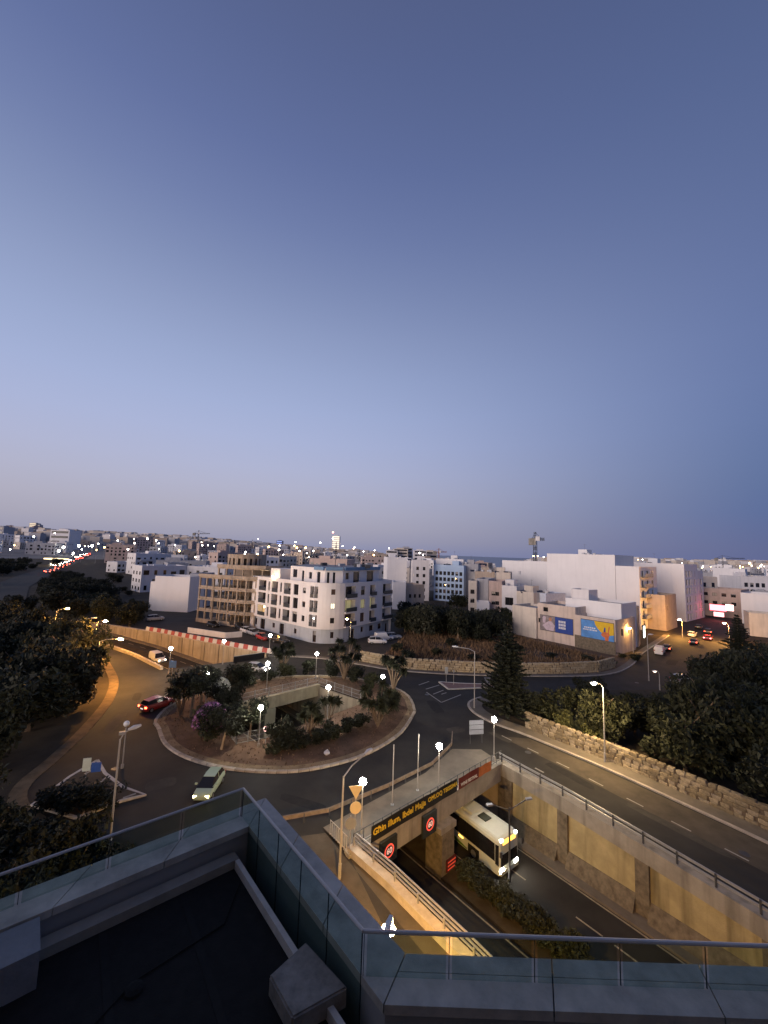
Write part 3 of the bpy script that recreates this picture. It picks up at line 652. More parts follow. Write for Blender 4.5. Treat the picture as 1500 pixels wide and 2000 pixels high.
# ------------------------------------------------------------------ white apartment block with the curved corner
apt = thing('apartment_block', 'white four-storey apartment block with curved corner wall and dark recessed balconies', 'building', (-14, 98, 0))
A0, A1, A2, A3 = Vector((-35.2, 106.4)), Vector((-16.6, 90.9)), Vector((-8.6, 91.4)), Vector((2.8, 106.6))
Z1, Z2, Z3, ZT = 3.6, 6.85, 10.05, 13.7
aw = M('apartment_white', (.76, .725, .71), .85, .05, .3, .08, stain=.14); ab = M('apartment_base', (.46, .49, .54), .85, .1, .4, .1, stain=.3)
blueband = M('blue_band', (.16, .27, .42), .7, .1, .5)
wins_mb = MB(); rails = []
floors = [Z1, Z2, Z3]
ops = []
for z in floors:
    ops += [(1.3, 2.05, z+.4, z+2.5), (7.4, 8.1, z+.3, z+2.6), (12.6, 13.3, z+.4, z+2.7), (18.1, 19.9, z+.25, z+2.75), (21.6, 22.7, z+.9, z+2.2)]
    ops += [(3.1, 6.5, z+.12, z+2.8, 1.6), (9.0, 11.6, z+.12, z+2.8, 1.6), (14.2, 16.9, z+.12, z+2.8, 1.5)]
P = wall_open(wins_mb, A0, A1, Z1-.35, ZT, ops)
lit_ops = {10: warmwin}
for k, o_ in enumerate(ops):
    bal = len(o_) > 4
    mt = None
    if (k == 5): mt = M('dim_lit', None, emit=(1, .7, .35), strength=.35)
    w = window(apt, P, o_, mat=mt, fmat=frame_d)
    if bal:
        u0, u1, v0, v1 = o_[:4]; mb = MB()
        mb.loft([[P(u0+.02, v0, q), P(u1-.02, v0, q), P(u1-.02, v0+.95, q), P(u0+.02, v0+.95, q)] for q in (.04, .09)])
        wpart('balcony_panel', mb, M('balcony_glass', (.06, .065, .07), .3, .1), apt)
wpart('wall', wins_mb, aw, apt)
# base storey
bl = MB(); n_l = Vector(((A1-A0).normalized().y, -(A1-A0).normalized().x)); B0, B1 = A0-n_l*.5, A1-n_l*.5
gops = [(1.6, 2.6, .9, 2.6), (4.2, 6.2, .2, 2.8), (9.6, 10.6, 1.2, 2.4), (12.6, 14.4, .1, 2.7), (18.4, 19.4, 1.1, 2.3)]
P = wall_open(bl, B0, B1, 0, Z1-.35, gops)
for o_ in gops: window(apt, P, o_, fmat=frame_b)
bl.quad(Vector((*A0, Z1-.35)), Vector((*A1, Z1-.35)), Vector((*B1, Z1-.35)), Vector((*B0, Z1-.35)))
# corner balcony recess column between the left facade and the curved wall
CV = []
for k in range(9):
    t = k/8; c0 = A1.lerp(A2, t); CV.append(c0 + Vector((.06, -1))*(1.5*math.sin(math.pi*t)**.8))
curve = MB(); off_u = 0
for k in range(8):
    seg = (CV[k+1]-CV[k]).length; o2 = []
    if k == 5: o2 = [(.02, seg-.02, z+1.0, z+2.25) for z in floors]
    if k == 0 or k == 1:
        o2 = [(.0+.05, seg-.05, z+.12, z+2.75, 1.1) for z in floors]
    P = wall_open(curve, CV[k], CV[k+1], Z1-.35, ZT, o2)
    for j, w_ in enumerate(o2):
        window(apt, P, w_, mat=(M('bright_window', None, emit=(1, .95, .75), strength=1.3) if (k == 5 and j == 1) else None), framed=True)
        if len(w_) > 4: wpart('balcony_panel', MB().loft([[P(w_[0], w_[2], q), P(w_[1], w_[2], q), P(w_[1], w_[2]+.95, q), P(w_[0], w_[2]+.95, q)] for q in (.04, .09)]), MATS['balcony_glass'], apt)
wpart('curved_wall', curve, aw, apt)
bc = MB()
CB = [p + Vector((0, .6)) for p in CV]
CB[0] = B1; 
for k in range(8):
    seg = (CB[k+1]-CB[k]).length; o2 = [(.15, seg-.1, 1.2, 2.6)] if k == 5 else ([(.1, seg-.1, .2, 2.7)] if k == 1 else [])
    P = wall_open(bc, CB[k], CB[k+1], 0, Z1-.35, o2)
    for w_ in o2: window(apt, P, w_, fmat=frame_b)
    bc.quad(Vector((*CV[k], Z1-.35)), Vector((*CV[k+1], Z1-.35)), Vector((*CB[k+1], Z1-.35)), Vector((*CB[k], Z1-.35)))
rd = MB(); ops = []
Lr = (A3-A2).length
for z in floors:
    ops += [(.4, 4.0, z+.12, z+2.8, 1.4), (6.0, 7.6, z+.45, z+2.6), (9.6, 11.7, z+.12, z+2.75, 1.3), (15.0, 18.6, z+.12, z+2.75, 1.4)]
P = wall_open(rd, A2, A3, Z1-.35, ZT, ops)
for k, o_ in enumerate(ops):
    window(apt, P, o_, mat=(M('dim_lit_green', None, emit=(.95, .85, .45), strength=.22) if k in (4, 5, 6) else None))
    if len(o_) > 4: wpart('balcony_panel', MB().loft([[P(o_[0]-.1, o_[2], q), P(o_[1]+.1, o_[2], q), P(o_[1]+.1, o_[2]+.95, q), P(o_[0]-.1, o_[2]+.95, q)] for q in (-.55, -.5)]), MATS['balcony_glass'], apt); wpart('balcony_slab', MB().loft([[P(o_[0]-.15, o_[2]-.25, q), P(o_[1]+.15, o_[2]-.25, q), P(o_[1]+.15, o_[2]-.02, q), P(o_[0]-.15, o_[2]-.02, q)] for q in (-.58, .0)]), aw, apt)
wpart('wall', rd, aw, apt)
n_r = Vector(((A3-A2).normalized().y, -(A3-A2).normalized().x)); C2, C3 = CB[8], A3-n_r*.5
rb_ = MB(); gops = [(2.0, 4.0, .2, 2.7), (6.4, 7.4, 1.4, 2.7), (9.8, 11.4, 1.2, 2.6), (13.4, 14.8, 1.2, 2.6), (16.6, 17.6, 0.05, 2.3)]
P = wall_open(rb_, C2, C3, 0, Z1-.35, gops)
for o_ in gops: window(apt, P, o_, fmat=frame_b)
rb_.quad(Vector((*A2, Z1-.35)), Vector((*A3, Z1-.35)), Vector((*C3, Z1-.35)), Vector((*C2, Z1-.35)))
for q, nm in ((bl, 'base_wall'), (bc, 'base_wall'), (rb_, 'base_wall')): wpart(nm, q, ab, apt)
back = [A3, Vector((-6, 121)), Vector((-25, 121)), A0]
wpart('rear_wall', MB().prism([tuple(p) for p in back], 0, ZT, cap=False), aw, apt)
rfp = [A0, *CV, A3, Vector((-6, 121)), Vector((-25, 121))]
rf = MB(); rf.v = [Vector((*p, ZT-.55)) for p in rfp]; rf.f = [tuple(range(len(rfp)))]; wpart('roof', rf, rooffelt, apt)
# parapet thickness
pi_ = inset(rfp, .25); pp = MB()
for i in range(len(rfp)):
    j = (i+1) % len(rfp); pp.quad(Vector((*rfp[i], ZT+.002)), Vector((*rfp[j], ZT+.002)), Vector((*pi_[j], ZT+.002)), Vector((*pi_[i], ZT+.002))); pp.quad(Vector((*pi_[i], ZT)), Vector((*pi_[j], ZT)), Vector((*pi_[j], ZT-.55)), Vector((*pi_[i], ZT-.55)))
wpart('parapet', pp, aw, apt)
# set-back penthouse
ph = [A0.lerp(A1, .56)-n_l*2.2, A0.lerp(A1, .93)-n_l*2.6, CV[3]+Vector((0, 2.6)), CV[7]+Vector((.2, 2.8)), A2.lerp(A3, .5)-n_r*2.2, A2.lerp(A3, .84)-n_r*2.2, Vector((-6, 116)), Vector((-22, 114))]
pw_ = MB(); zt2 = 17.0
for k in range(len(ph)):
    a, b = ph[k], ph[(k+1) % len(ph)]; L = (b-a).length; o2 = []
    if k == 0: o2 = [(1., 2.6, 14.2, 16.2), (4.4, 5.2, 13.3, 16.0), (7, 8, 14.2, 15.8)]
    if k == 1: o2 = [(.8, 1.8, 13.3, 16), (3, 3.6, 13.3, 16)]
    if k == 2: o2 = [(.5, 1.1, 13.3, 16), (1.9, 2.5, 13.3, 16), (3.4, 4.6, 14.3, 15.7)]
    if k == 3: o2 = [(1, 2.4, 14.3, 15.9), (4, 6.5, 13.3, 16.1)]
    if k == 4: o2 = [(1.2, 4.0, 13.3, 16.2)]
    o2 = [w_ for w_ in o2 if w_[1] < L-.2]
    P = wall_open(pw_, a, b, 13.15, zt2, o2)
    for w_ in o2: window(apt, P, w_, framed=False)
wpart('penthouse_wall', pw_, aw, apt)
q = MB(); q.v = [Vector((*p, zt2)) for p in ph]; q.f = [tuple(range(len(ph)))]; wpart('penthouse_roof', q, rooffelt, apt)
for a, b in ((1, 2), (2, 3), (3, 4), (4, 5)):
    wpart('roof_band', ribbon(MB(), [ph[a].lerp(ph[b], .04), ph[a].lerp(ph[b], .96)], .0, .55, zt2-.55, zt2+.25), blueband, apt)
wpart('roof_trellis', MB().prism([tuple(p) for p in inset([A0+Vector((.2, .2)), A0.lerp(A1, .27), A0.lerp(A1, .27)-n_l*5, A0-n_l*5], .3)], ZT+1.6, ZT+1.75), M('canvas', (.6, .48, .3), .9), apt)
wpart('lit_stair_hut', MB().prism([tuple(p) for p in [A0.lerp(A1, .29)-n_l*.8, A0.lerp(A1, .46)-n_l*.8, A0.lerp(A1, .46)-n_l*5, A0.lerp(A1, .29)-n_l*5]], ZT-.5, ZT+2.4), aw, apt)
for k in range(9):
    p = Vector((random.uniform(-17, -3), random.uniform(99, 110))); wpart('roof_box', MB().box((p.x, p.y, zt2), (random.uniform(.8, 1.8), random.uniform(.8, 1.6), random.uniform(.6, 1.3)), random.random()), random.choice((greyw, white2, metal_d)), apt)
for x, h in ((-12.6, 6.5), (-6.3, 4.5)):
    wpart('antenna_mast', MB().tube([(x, 104, zt2), (x, 104, zt2+h)], .09, 5), metal_d, apt)
    for k in range(4): wpart('antenna', MB().box((x, 104, zt2+h*.5+k*.6), (1.0-.15*k, .12, .3), k), metal_d, apt)
def wall_lamp(loc, label, mat, r=.25):
    o = thing('wall_lamp', label, 'lamp', loc); part('bulb', MB().ball((0, 0, 0), r, 8, 6), mat, o, True); part('bracket', MB().box((0, .2, -.08), (.08, .5, .1)), metal_d, o)
q = A0.lerp(A1, .40)+n_l*.4; wall_lamp((q.x, q.y, ZT+.35), 'bright warm lamp on the roof terrace of the white apartment block', EM('terrace_lamp', (1, .75, .4), 60), .28)
q = A0.lerp(A1, .22)-n_l*.6; wall_lamp((q.x, q.y, Z1+2.3), 'warm lamp inside a lower balcony of the white apartment block', EM('balcony_lamp', (1, .75, .35), 22), .22)
q = CV[1]+Vector((.3, -.2)); wall_lamp((q.x, q.y, Z1+2.0), 'small white lamp at the corner balcony of the apartment block', EM('balcony_lamp_white', (1, .95, .9), 10), .18)
# ------------------------------------------------------------------ unfinished concrete building
sk = thing('unfinished_building', 'unfinished beige concrete building of open floors and columns with a round top storey', 'building', (-40, 112, 0))
SF = [Vector((-52.2, 111.4)), Vector((-46.5, 108.7)), Vector((-40.8, 106.5)), Vector((-36.5, 105.2)), Vector((-31.5, 105.2)), Vector((-27.5, 108))]
SB = [Vector((-24, 118)), Vector((-47, 124))]
lev = [0.25, 3.35, 6.45, 9.55, 12.6, 15.5]
for k, z in enumerate(lev):
    front_ = SF if k < 5 else SF[1:]
    poly = front_ + [SB[0], SB[1]]
    if k == 5: poly = [SF[1].lerp(SF[2], .1)] + SF[2:] + [SB[0], Vector((-42, 121))]
    wpart('floor_slab', MB().prism([tuple(p) for p in poly], z-.25, z+.08), skelm, sk)
    if k in (4,): wpart('parapet', ribbon(MB(), SF, .02, .25, z+.08, z+.9), skelm, sk)
    if k == 5: wpart('parapet', ribbon(MB(), [SF[1].lerp(SF[2], .1)]+SF[2:], .02, .25, z+.08, z+.95), skelm, sk)
for k in range(5):
    z0_, z1_ = lev[k]+.08, lev[k+1]-.25
    for p, h in walk(SF if k < 4 else [SF[1].lerp(SF[2], .1)]+SF[2:], 2.75, .2):
        wpart('column', MB().box((p.x+.15, p.y+.3, z0_), (.34, .42, z1_-z0_), h), skelm, sk)
        if k < 4: wpart('column', MB().box((p.x+1.6, p.y+5.2, z0_), (.34, .34, z1_-z0_), h), skelm, sk)
    for a, b in zip(SF, SF[1:]):
        if k in (1, 2, 3) : wpart('sill_wall', ribbon(MB(), [a, b], -.45, -.3, z0_, z0_+.55), skelm, sk)
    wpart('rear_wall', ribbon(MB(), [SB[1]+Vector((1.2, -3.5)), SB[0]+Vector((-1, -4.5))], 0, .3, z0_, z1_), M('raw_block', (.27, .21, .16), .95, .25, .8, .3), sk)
wpart('base_wall', ribbon(MB(), [SF[0], SF[1], SF[2]], -.3, .02, 0, 1.1), skelm, sk)
tw = []
for k in range(10):
    a = R(200+k*20); tw.append(Vector((-39.6+4.7*math.cos(a), 111.6+4.4*math.sin(a))))
tw += [Vector((-35, 117)), Vector((-44.2, 117))]
tb = MB()
for i in range(len(tw)):
    a, b = tw[i], tw[(i+1) % len(tw)]; L = (b-a).length; o2 = [(L*.28, L*.72, 16.2, 18.2)] if i < 9 else []
    P = wall_open(tb, a, b, 15.58, 19.3, o2)
    for w_ in o2: window(sk, P, w_, mat=M('void_dark', (.03, .025, .02), .9), framed=False)
wpart('round_storey', tb, skelm, sk); q = MB(); q.v = [Vector((*p, 18.8)) for p in tw]; q.f = [tuple(range(len(tw)))]; wpart('roof', q, skelm, sk)
wpart('site_wall', ribbon(MB(), [(-47, 97), (-36, 92.5), (-33, 94.5)], 0, .3, .02, 1.3), white2, sk)
# ------------------------------------------------------------------ house with the two billboards
H0, H1 = Vector((36.6, 109)), Vector((52.6, 88)); hd = (H1-H0).normalized(); hn = Vector((hd.y, -hd.x)); Lh = (H1-H0).length
hb = Vector((-hn.x, -hn.y))
def hseg(u0, u1, dep=9., front=0.): a, b = H0+hd*u0+hn*front, H0+hd*u1+hn*front; return [tuple(a), tuple(b), tuple(b+hb*dep), tuple(a+hb*dep)]
peach = M('peach_plaster', (.64, .53, .45), .9, .1, .4, .15, stain=.4)
building('house', 'plain cream house end wall left of the billboards with a flat roof', hseg(0, 7.2, 9), 0, 7.9, cream, {0: []}, hut=False)
building('house', 'cream house with small brown shuttered windows carrying the blue and photo billboard', hseg(7.25, 17.2, 10, -.6), 0, 9.3, peach, {0: [(1.6, 2.9, 7.3, 8.4), (.2, .9, 4.3, 5.4)]}, hut=False, framed=True)
building('house', 'stone house at the street corner carrying the sky blue and yellow billboard', hseg(17.25, Lh, 11, 0), 0, 7.7, peach, {1: [(3.0, 4.3, 3.9, 5.5), (7, 8, 4, 5.5)]}, hut=False)
building('house', 'low white upper storey behind the billboard houses', hseg(12, 25.4, 9, -6), 0, 10.9, white, {}, hut=False)
building('house', 'white box room with a flat slab roof above the billboard houses', hseg(12.5, 17, 5, -8.2), 0, 13.2, white2, {}, hut=False)
building('shop_house', 'grey stone corner house with a lit shop front under an orange street lamp', [(64, 97.6), (66.8, 101.2), (60, 107.2), (56.8, 103.2)], 0, 9.6, tan, {0: [(1.0, 2.0, 5.6, 7.6), (2.9, 3.9, 5.6, 7.6)]}, hut=False)
wpart('lower_rubble', ribbon(MB(), [H0+hd*17.3, H1], .02, .12, 0, 3.0), rubble, bpy.data.objects['house.002'])
def billboard(label, u0, u1, z0, z1, front, draw):
    a, b = H0+hd*u0, H0+hd*u1; c = (a+b)/2
    o = thing('billboard', label, 'billboard', (c.x, c.y, z0))
    def q(u, v, e): p = a+(b-a)*u+hn*(front+e); return Vector((p.x, p.y, z0+(z1-z0)*v))
    wpart('frame', MB().loft([[q(-.01, -.03, e), q(1.01, -.03, e), q(1.01, 1.03, e), q(-.01, 1.03, e)] for e in (.04, .16)]), metal_d, o)
    def shape(nm, pts, mat, e, parent=o):
        mb = MB(); k = len(pts); mb.v = [q(u, v, e) for u, v in pts] + [q(u, v, .161) for u, v in pts]; mb.f = [tuple(range(k))] + [(i, (i+1) % k, k+(i+1) % k, k+i) for i in range(k)]
        return wpart(nm, mb, mat, o)
    draw(shape)
def ell(cx, cy, rx, ry, n=16, a0=0, a1=360): return [(cx+rx*math.cos(R(a0+(a1-a0)*k/n)), cy+ry*math.sin(R(a0+(a1-a0)*k/n))) for k in range(n)]
bbl = M('print_blue', (.03, .07, .30), .6, .1); bwh = M('print_white', (.7, .7, .72), .6, .05); bsk = M('print_sky', (.10, .28, .62), .6, .25, .5); byl = M('print_yellow', (.75, .48, .03), .6, .1)
bph = M('print_photo', (.24, .2, .2), .6, .5, 1.2); bsh = M('print_shirt', (.55, .45, .50), .6, .2, 2); bfl = M('print_flesh', (.5, .25, .15), .6, .2); bor = M('print_orange', (.62, .17, .06), .6, .2)
def draw1(s):
    s('photo_area', [(0, 0), (.47, 0), (.47, 1), (0, 1)], bph, .165); s('blue_area', [(.472, 0), (1, 0), (1, 1), (.472, 1)], bbl, .165)
    s('figure', [(.2, .03), (.42, .03), (.46, .4), (.36, .66), (.28, .66), (.16, .5), (.06, .3), (.1, .24)], bsh, .172); s('head', ell(.32, .79, .05, .13), bfl, .174); s('figure', [(.08, .5), (.16, .5), (.18, .9), (.12, .98), (.07, .86)], bsh, .173)
    for r in range(3): 
        for c in range(4): s('letter_mark', [(.58+c*.055, .26+r*.2), (.622+c*.055, .26+r*.2), (.622+c*.055, .41+r*.2), (.58+c*.055, .41+r*.2)], bwh, .172)
def draw2(s):
    s('sky_area', [(0, 0), (1, 0), (1, 1), (0, 1)], bsk, .165)
    s('yellow_area', [(.42, 1), (.45, .8), (.52, .6), (.62, .42), (.75, .32), (.88, .3), (1, .36), (1, 1)], byl, .170)
    s('hand', [(.74, 0), (.84, 0), (.85, .2), (.88, .32), (.86, .45), (.74, .48), (.66, .42), (.62, .3), (.66, .2), (.73, .16)], bor, .176); s('finger', [(.82, .45), (.86, .44), (.89, .8), (.86, .82)], bor, .177); s('finger', [(.70, .46), (.76, .48), (.76, .7), (.72, .72)], bbl, .178)
    for r, (x0, x1) in enumerate(((.06, .47), (.1, .42))):
        x = x0
        while x < x1: w = random.uniform(.02, .06); s('letter_mark', [(x, .42+.12*r), (x+w, .42+.12*r), (x+w, .49+.12*r), (x, .49+.12*r)], bwh, .174); x += w+.015
billboard('billboard with a photograph on its left half and deep blue on its right half', 8.1, 16.6, 2.6, 6.3, -.6, draw1)
billboard('sky blue billboard with a yellow shape and an orange raised hand', 18.9, 26.1, 2.9, 6.9, .0, draw2)
# ------------------------------------------------------------------ big white party walls on the right
def dirwall(p1, length, dep, z1, mat, label, wins=None, name='apartment_block', **kw):
    """party wall running away to the left from its near right end p1"""
    d = Vector((.607, -.795)); a = Vector(p1)-d*length; n = Vector((-d.y, d.x)); poly = [a, Vector(p1), Vector(p1)+n*dep, a+n*dep]
    return building(name, label, [tuple(p) for p in poly], 0, z1, mat, wins or {}, **kw)
def balconies(o, a, n_dir, L, zs, u0, u1):
    d = Vector(n_dir).normalized(); nn = Vector((d.y, -d.x))
    for z in zs:
        p, q = Vector(a)+d*u0, Vector(a)+d*u1
        wpart('balcony_slab', ribbon(MB(), [p, q], .02, 1.3, z-.2, z), concrete, o); wpart('balcony_panel', ribbon(MB(), [p, q], 1.22, 1.3, z, z+1), greyw, o)
NR = (.795, .607)
e1 = AT(1222, 1088, 128); 
g1 = grid_wins(14, 0, 19.8, 3, 1.6, 2.2, 3.1, .4)
o = dirwall((80.6, 121.5), 6.8, 15, 19.4, white, 'lower white stair end of the tall blank party wall with balconies on its street side', {1: g1}, hut=False)
balconies(o, (80.6, 121.5), NR, 14, [3.5, 6.7, 9.9, 13.1, 16.3], 1.0, 8.)
dirwall((76.4, 127.0), 23.6, 15.5, 22.9, white, 'tallest blank white party wall rising above the billboard houses', hut=True)
o = dirwall((110, 141), 27, 16, 20.6, white, 'second tall blank white party wall nearer the shops on the right', {1: grid_wins(15, 0, 20, 4, 1.6, 2.2, 3.1, .4)}, hut=True)
o = dirwall((117.2, 146.5), 9, 14, 18.2, white2, 'stepped white end block right of the second party wall', {1: grid_wins(14, 0, 18, 3, 1.6, 2.2, 3.1, .4)}, hut=False)
building('house', 'low tan stone house wedged between the two white party walls', [(88, 121), (97.5, 129), (92, 136), (82.6, 128)], 0, 10.8, tan, {0: [(2, 3, 6, 7.5)]}, hut=False)
a_ = AT(981, 1094, 190); b_ = AT(1100, 1099, 170)
building('apartment_block', 'long blank white party wall left of the tallest white wall', [(a_.x, 190), (b_.x, 168), (b_.x+16, 182), (a_.x+16, 204)], 0, a_.z, white, {}, hut=False)
px_building('apartment_block', 'white flat-roofed block above the shop with the red lit sign', (1392, 1113), 205, 1455, 196, 18, white, front=None, right=(4, 1.6, 1.6), zt=19)
px_building('apartment_block', 'white block with balconies at the right end of the skyline row', (1447, 1128), 188, 1500, 186, 16, white2, front=(4, 1.6, 2.0), zt=15.5)
px_building('apartment_block', 'small white block with dark side between the party walls and the shop', (1350, 1118), 210, 1392, 205, 14, greyw, front=(3, 1.3, 1.5), zt=16.5)
sh = px_building('shop_building', 'tan three-storey shop building with a glowing red and white sign on the right', (1347, 1150), 165, 1447, 152, 14, pink, front=(5, 1.5, 1.3, 3.3, 1.2, .9, 0, 3.6), zt=11.2, hut=False)
px_building('house', 'white house with a low stone storey at the right edge beyond the conifer', (1446, 1158), 142, 1540, 132, 14, white, front=None, zt=11, hut=False)
px_building('house', 'cream garage wall at the right edge in front of the white house', (1462, 1192), 118, 1560, 112, 8, cream, front=None, zt=6.8, hut=False)
# ------------------------------------------------------------------ houses in the middle and on the left
px_building('apartment_block', 'plain white box building with stepped top left of the unfinished building', (303, 1131), 127, 371, 126, 9, white, right=None, hut=False, zt=11.2)
px_building('house', 'low white annex at the left foot of the plain white box building', (294, 1142), 128.5, 303, 128.4, 9, white, hut=False, zt=9.2)
px_building('house', 'grey block standing behind the plain white box building', (371, 1126), 134, 392, 134, 10, greyw, front=(2, .8, 1.4), hut=False, zt=11.8)
px_building('apartment_block', 'plain white block with a blank front right of the white apartments', (757, 1090), 185, 795, 186, 16, white, right=(3, 1.2, 1.6), zt=19.2)
px_building('apartment_block', 'second plain white block with a tan lower house before it', (806, 1093), 178, 839, 178, 18, white2, front=(2, 1.2, 1.5), right=(3, 1.2, 1.6), zt=18.4)
px_building('house', 'white blank house with a pinkish lower wall right of the apartments', (768, 1134), 148, 793, 148, 10, white, hut=False, zt=10.2)
px_building('house', 'orange-lit stone house in the lane right of the apartments', (793, 1138), 150, 829, 153, 10, tan, front=(3, 1.0, 1.4), hut=False, zt=9.2)
px_building('apartment_block', 'pale blue apartment block with rows of small balconies', (848, 1106), 182, 906, 176, 16, bluew, front=(7, 1.3, 1.7, 2.75, .8, .4), zt=16.5)
px_building('apartment_block', 'white penthouse floor behind the pale blue apartment block', (851, 1096), 190, 905, 186, 14, white, front=(5, 1.4, 1.6, 3.2, 14, .5), zt=19.2)
px_building('apartment_block', 'grey blank block just right of the pale blue apartments', (907, 1102), 180, 934, 178, 16, greyw, zt=17.4)
px_building('house', 'tan house with dark balcony openings behind the narrow cream house', (928, 1117), 168, 966, 166, 12, tan, front=(2, 3.2, 1.5, 3.4, 8.9, .8), zt=14.5)
px_building('house', 'narrow cream corner house with a pergola on its roof', (915, 1137), 142, 931, 141, 12, cream, front=(2, .9, 1.5), right=(2, .9, 1.3), zt=12.1, hut=False)
px_building('house', 'grey-sided wing beside the narrow cream corner house', (931, 1131), 144, 954, 142, 11, greyw, front=None, zt=12.8, hut=False)
px_building('house', 'tan townhouse with two dark windows on each floor', (955, 1131), 139, 980, 137, 12, pink, front=(2, 1.3, 1.3), zt=12.4, hut=False)
px_building('house', 'white townhouse with a large dark window and a roof of solar panels', (980, 1141), 136, 1009, 133, 12, white2, front=(1, 2.8, 2.6, 4.4, 4.6), zt=11.2)
px_building('house', 'cream house with an upper terrace above the townhouses', (969, 1119), 158, 997, 156, 14, cream, front=(2, 1.2, 1.5, 3.4, 9.5), zt=14.8)
px_building('house', 'cream house with a long balcony right of the white townhouse', (1009, 1148), 132, 1042, 127, 10, cream, front=(2, 1.2, 1.4), zt=9.8)
px_building('house', 'pale blue-white house end below the tallest party wall', (1043, 1150), 131, 1066, 127, 10, M('pale_blue', (.62, .66, .74), .85), front=None, zt=9.6, hut=False)
px_building('house', 'low white house with garage doors behind the dark grove', (931, 1163), 136, 956, 135, 6, white, front=(3, 1.6, 1.9, 3, .1), zt=5.2, hut=False)
px_building('garden_hut', 'tiny stone hut in the field before the dark grove', (803, 1207), 111, 820, 110.5, 3, limestone, front=(1, 1.2, 1.0), zt=2.9, hut=False, cat='hut')
px_building('garden_wall_house', 'ruined stone enclosure left of the billboard houses', (962, 1213), 104, 1000, 108, 4, limestone, hut=False, zt=3.6)
# shop signs
def light_box(px, py, Y, w, h, label, mat):
    p = AT(px, py, Y); o = thing('lit_sign', label, 'sign', p); part('panel', MB().box((0, 0, -h/2), (w, .25, h), R(-50)), mat, o); part('case', MB().box((.1, .12, -h/2-.1), (w+.2, .2, h+.2), R(-50)), metal_d, o)
light_box(1402, 1187, 150, 4.8, 2.2, 'glowing red and white shop sign on the tan shop building', EM('sign_red', (1, .10, .12), 9))
light_box(1425, 1187, 146, 2.2, 2.2, 'smaller glowing white sign right of the red shop sign', EM('sign_white', (1, .55, .5), 5))
light_box(1404, 1200, 149.5, 3.0, 1.6, 'lit shop window below the glowing red sign', EM('shop_window', (1, .4, .4), 3))
o = bpy.data.objects['shop_house']; wpart('lit_shop_window', MB().box((66.3, 98.9, 2.2), (2.2, .3, 2.6), R(52)), EM('shop_green', (.85, 1, .85), 5), o); wpart('shop_window_case', MB().box((66.15, 99.05, 2.05), (2.5, .3, 3), R(52)), metal_d, o)
# ------------------------------------------------------------------ distant landmarks
def tower(name, label, px, py, Y, w, mat, lit=None, base=None):
    p = AT(px, py, Y); z0 = terrain(p.x, p.y); h = p.z-z0; o = thing(name, label, 'tower', (p.x, p.y, z0)); part('shaft', MB().box((0, 0, 0), (w, w*.8, h)), mat, o)
    nf = max(3, int(h/7)); rows = MB()
    for k in range(nf): rows.box((0, -w*.4-.2, h*(k+.35)/nf), (w*.86, .4, h/nf*.42))
    q = part('window_band', rows, lit or glass_d, o); q['kind'] = 'stuff'
    part('roof_plant', MB().box((0, 0, h), (w*.5, w*.4, h*.06)), mat, o); return o
tw_e = EM('tower_light', (1, .86, .62), 1.6, False)
tower('high_rise', 'tall floodlit white tower rising over the city centre', 657, 1047, 1500, 30, white, tw_e)
part('beacon', MB().ball((-14, 0, 74+8), 3.2, 8, 6), EM('red_beacon', (1, .35, .25), 8, False), bpy.data.objects['high_rise'])
tower('high_rise', 'dark blue glass twin towers left of the floodlit tower', 547, 1056, 1700, 26, M('blue_glass', (.06, .08, .16), .3), EM('tower_blue', (.4, .5, 1), .9, False))
tower('high_rise', 'pale slim tower on the left skyline', 69, 1022, 1900, 34, cream, EM('tower_warm', (1, .85, .6), .9, False))
tower('high_rise', 'grey slim tower beside the pale tower on the left skyline', 77, 1025, 1900, 22, greyw, None)
tower('office_block', 'white office block with lit floors behind the busy road on the left', 130, 1036, 620, 30, white, M('office_bands', (.03, .03, .035), .3))
tower('office_block', 'grey office block with a lit green-white screen on the left', 121, 1037, 640, 16, metal_d, EM('screen_light', (.8, 1, .9), 1.0, False))
tower('high_rise', 'dark block cut by the left edge of the photograph', 5, 1029, 700, 26, greyw, None)
for k, (px, py, Y, w, mt) in enumerate(((782, 1072, 900, 34, cream), (793, 1070, 920, 30, greyw), (820, 1075, 860, 28, white2), (840, 1077, 900, 30, cream), (765, 1075, 880, 26, white2))):
    tower('apartment_block', ['cream', 'grey', 'white', 'pale cream', 'low white'][k] + ' apartment tower of the cluster on the skyline near the sea', px, py, Y, w, mt)
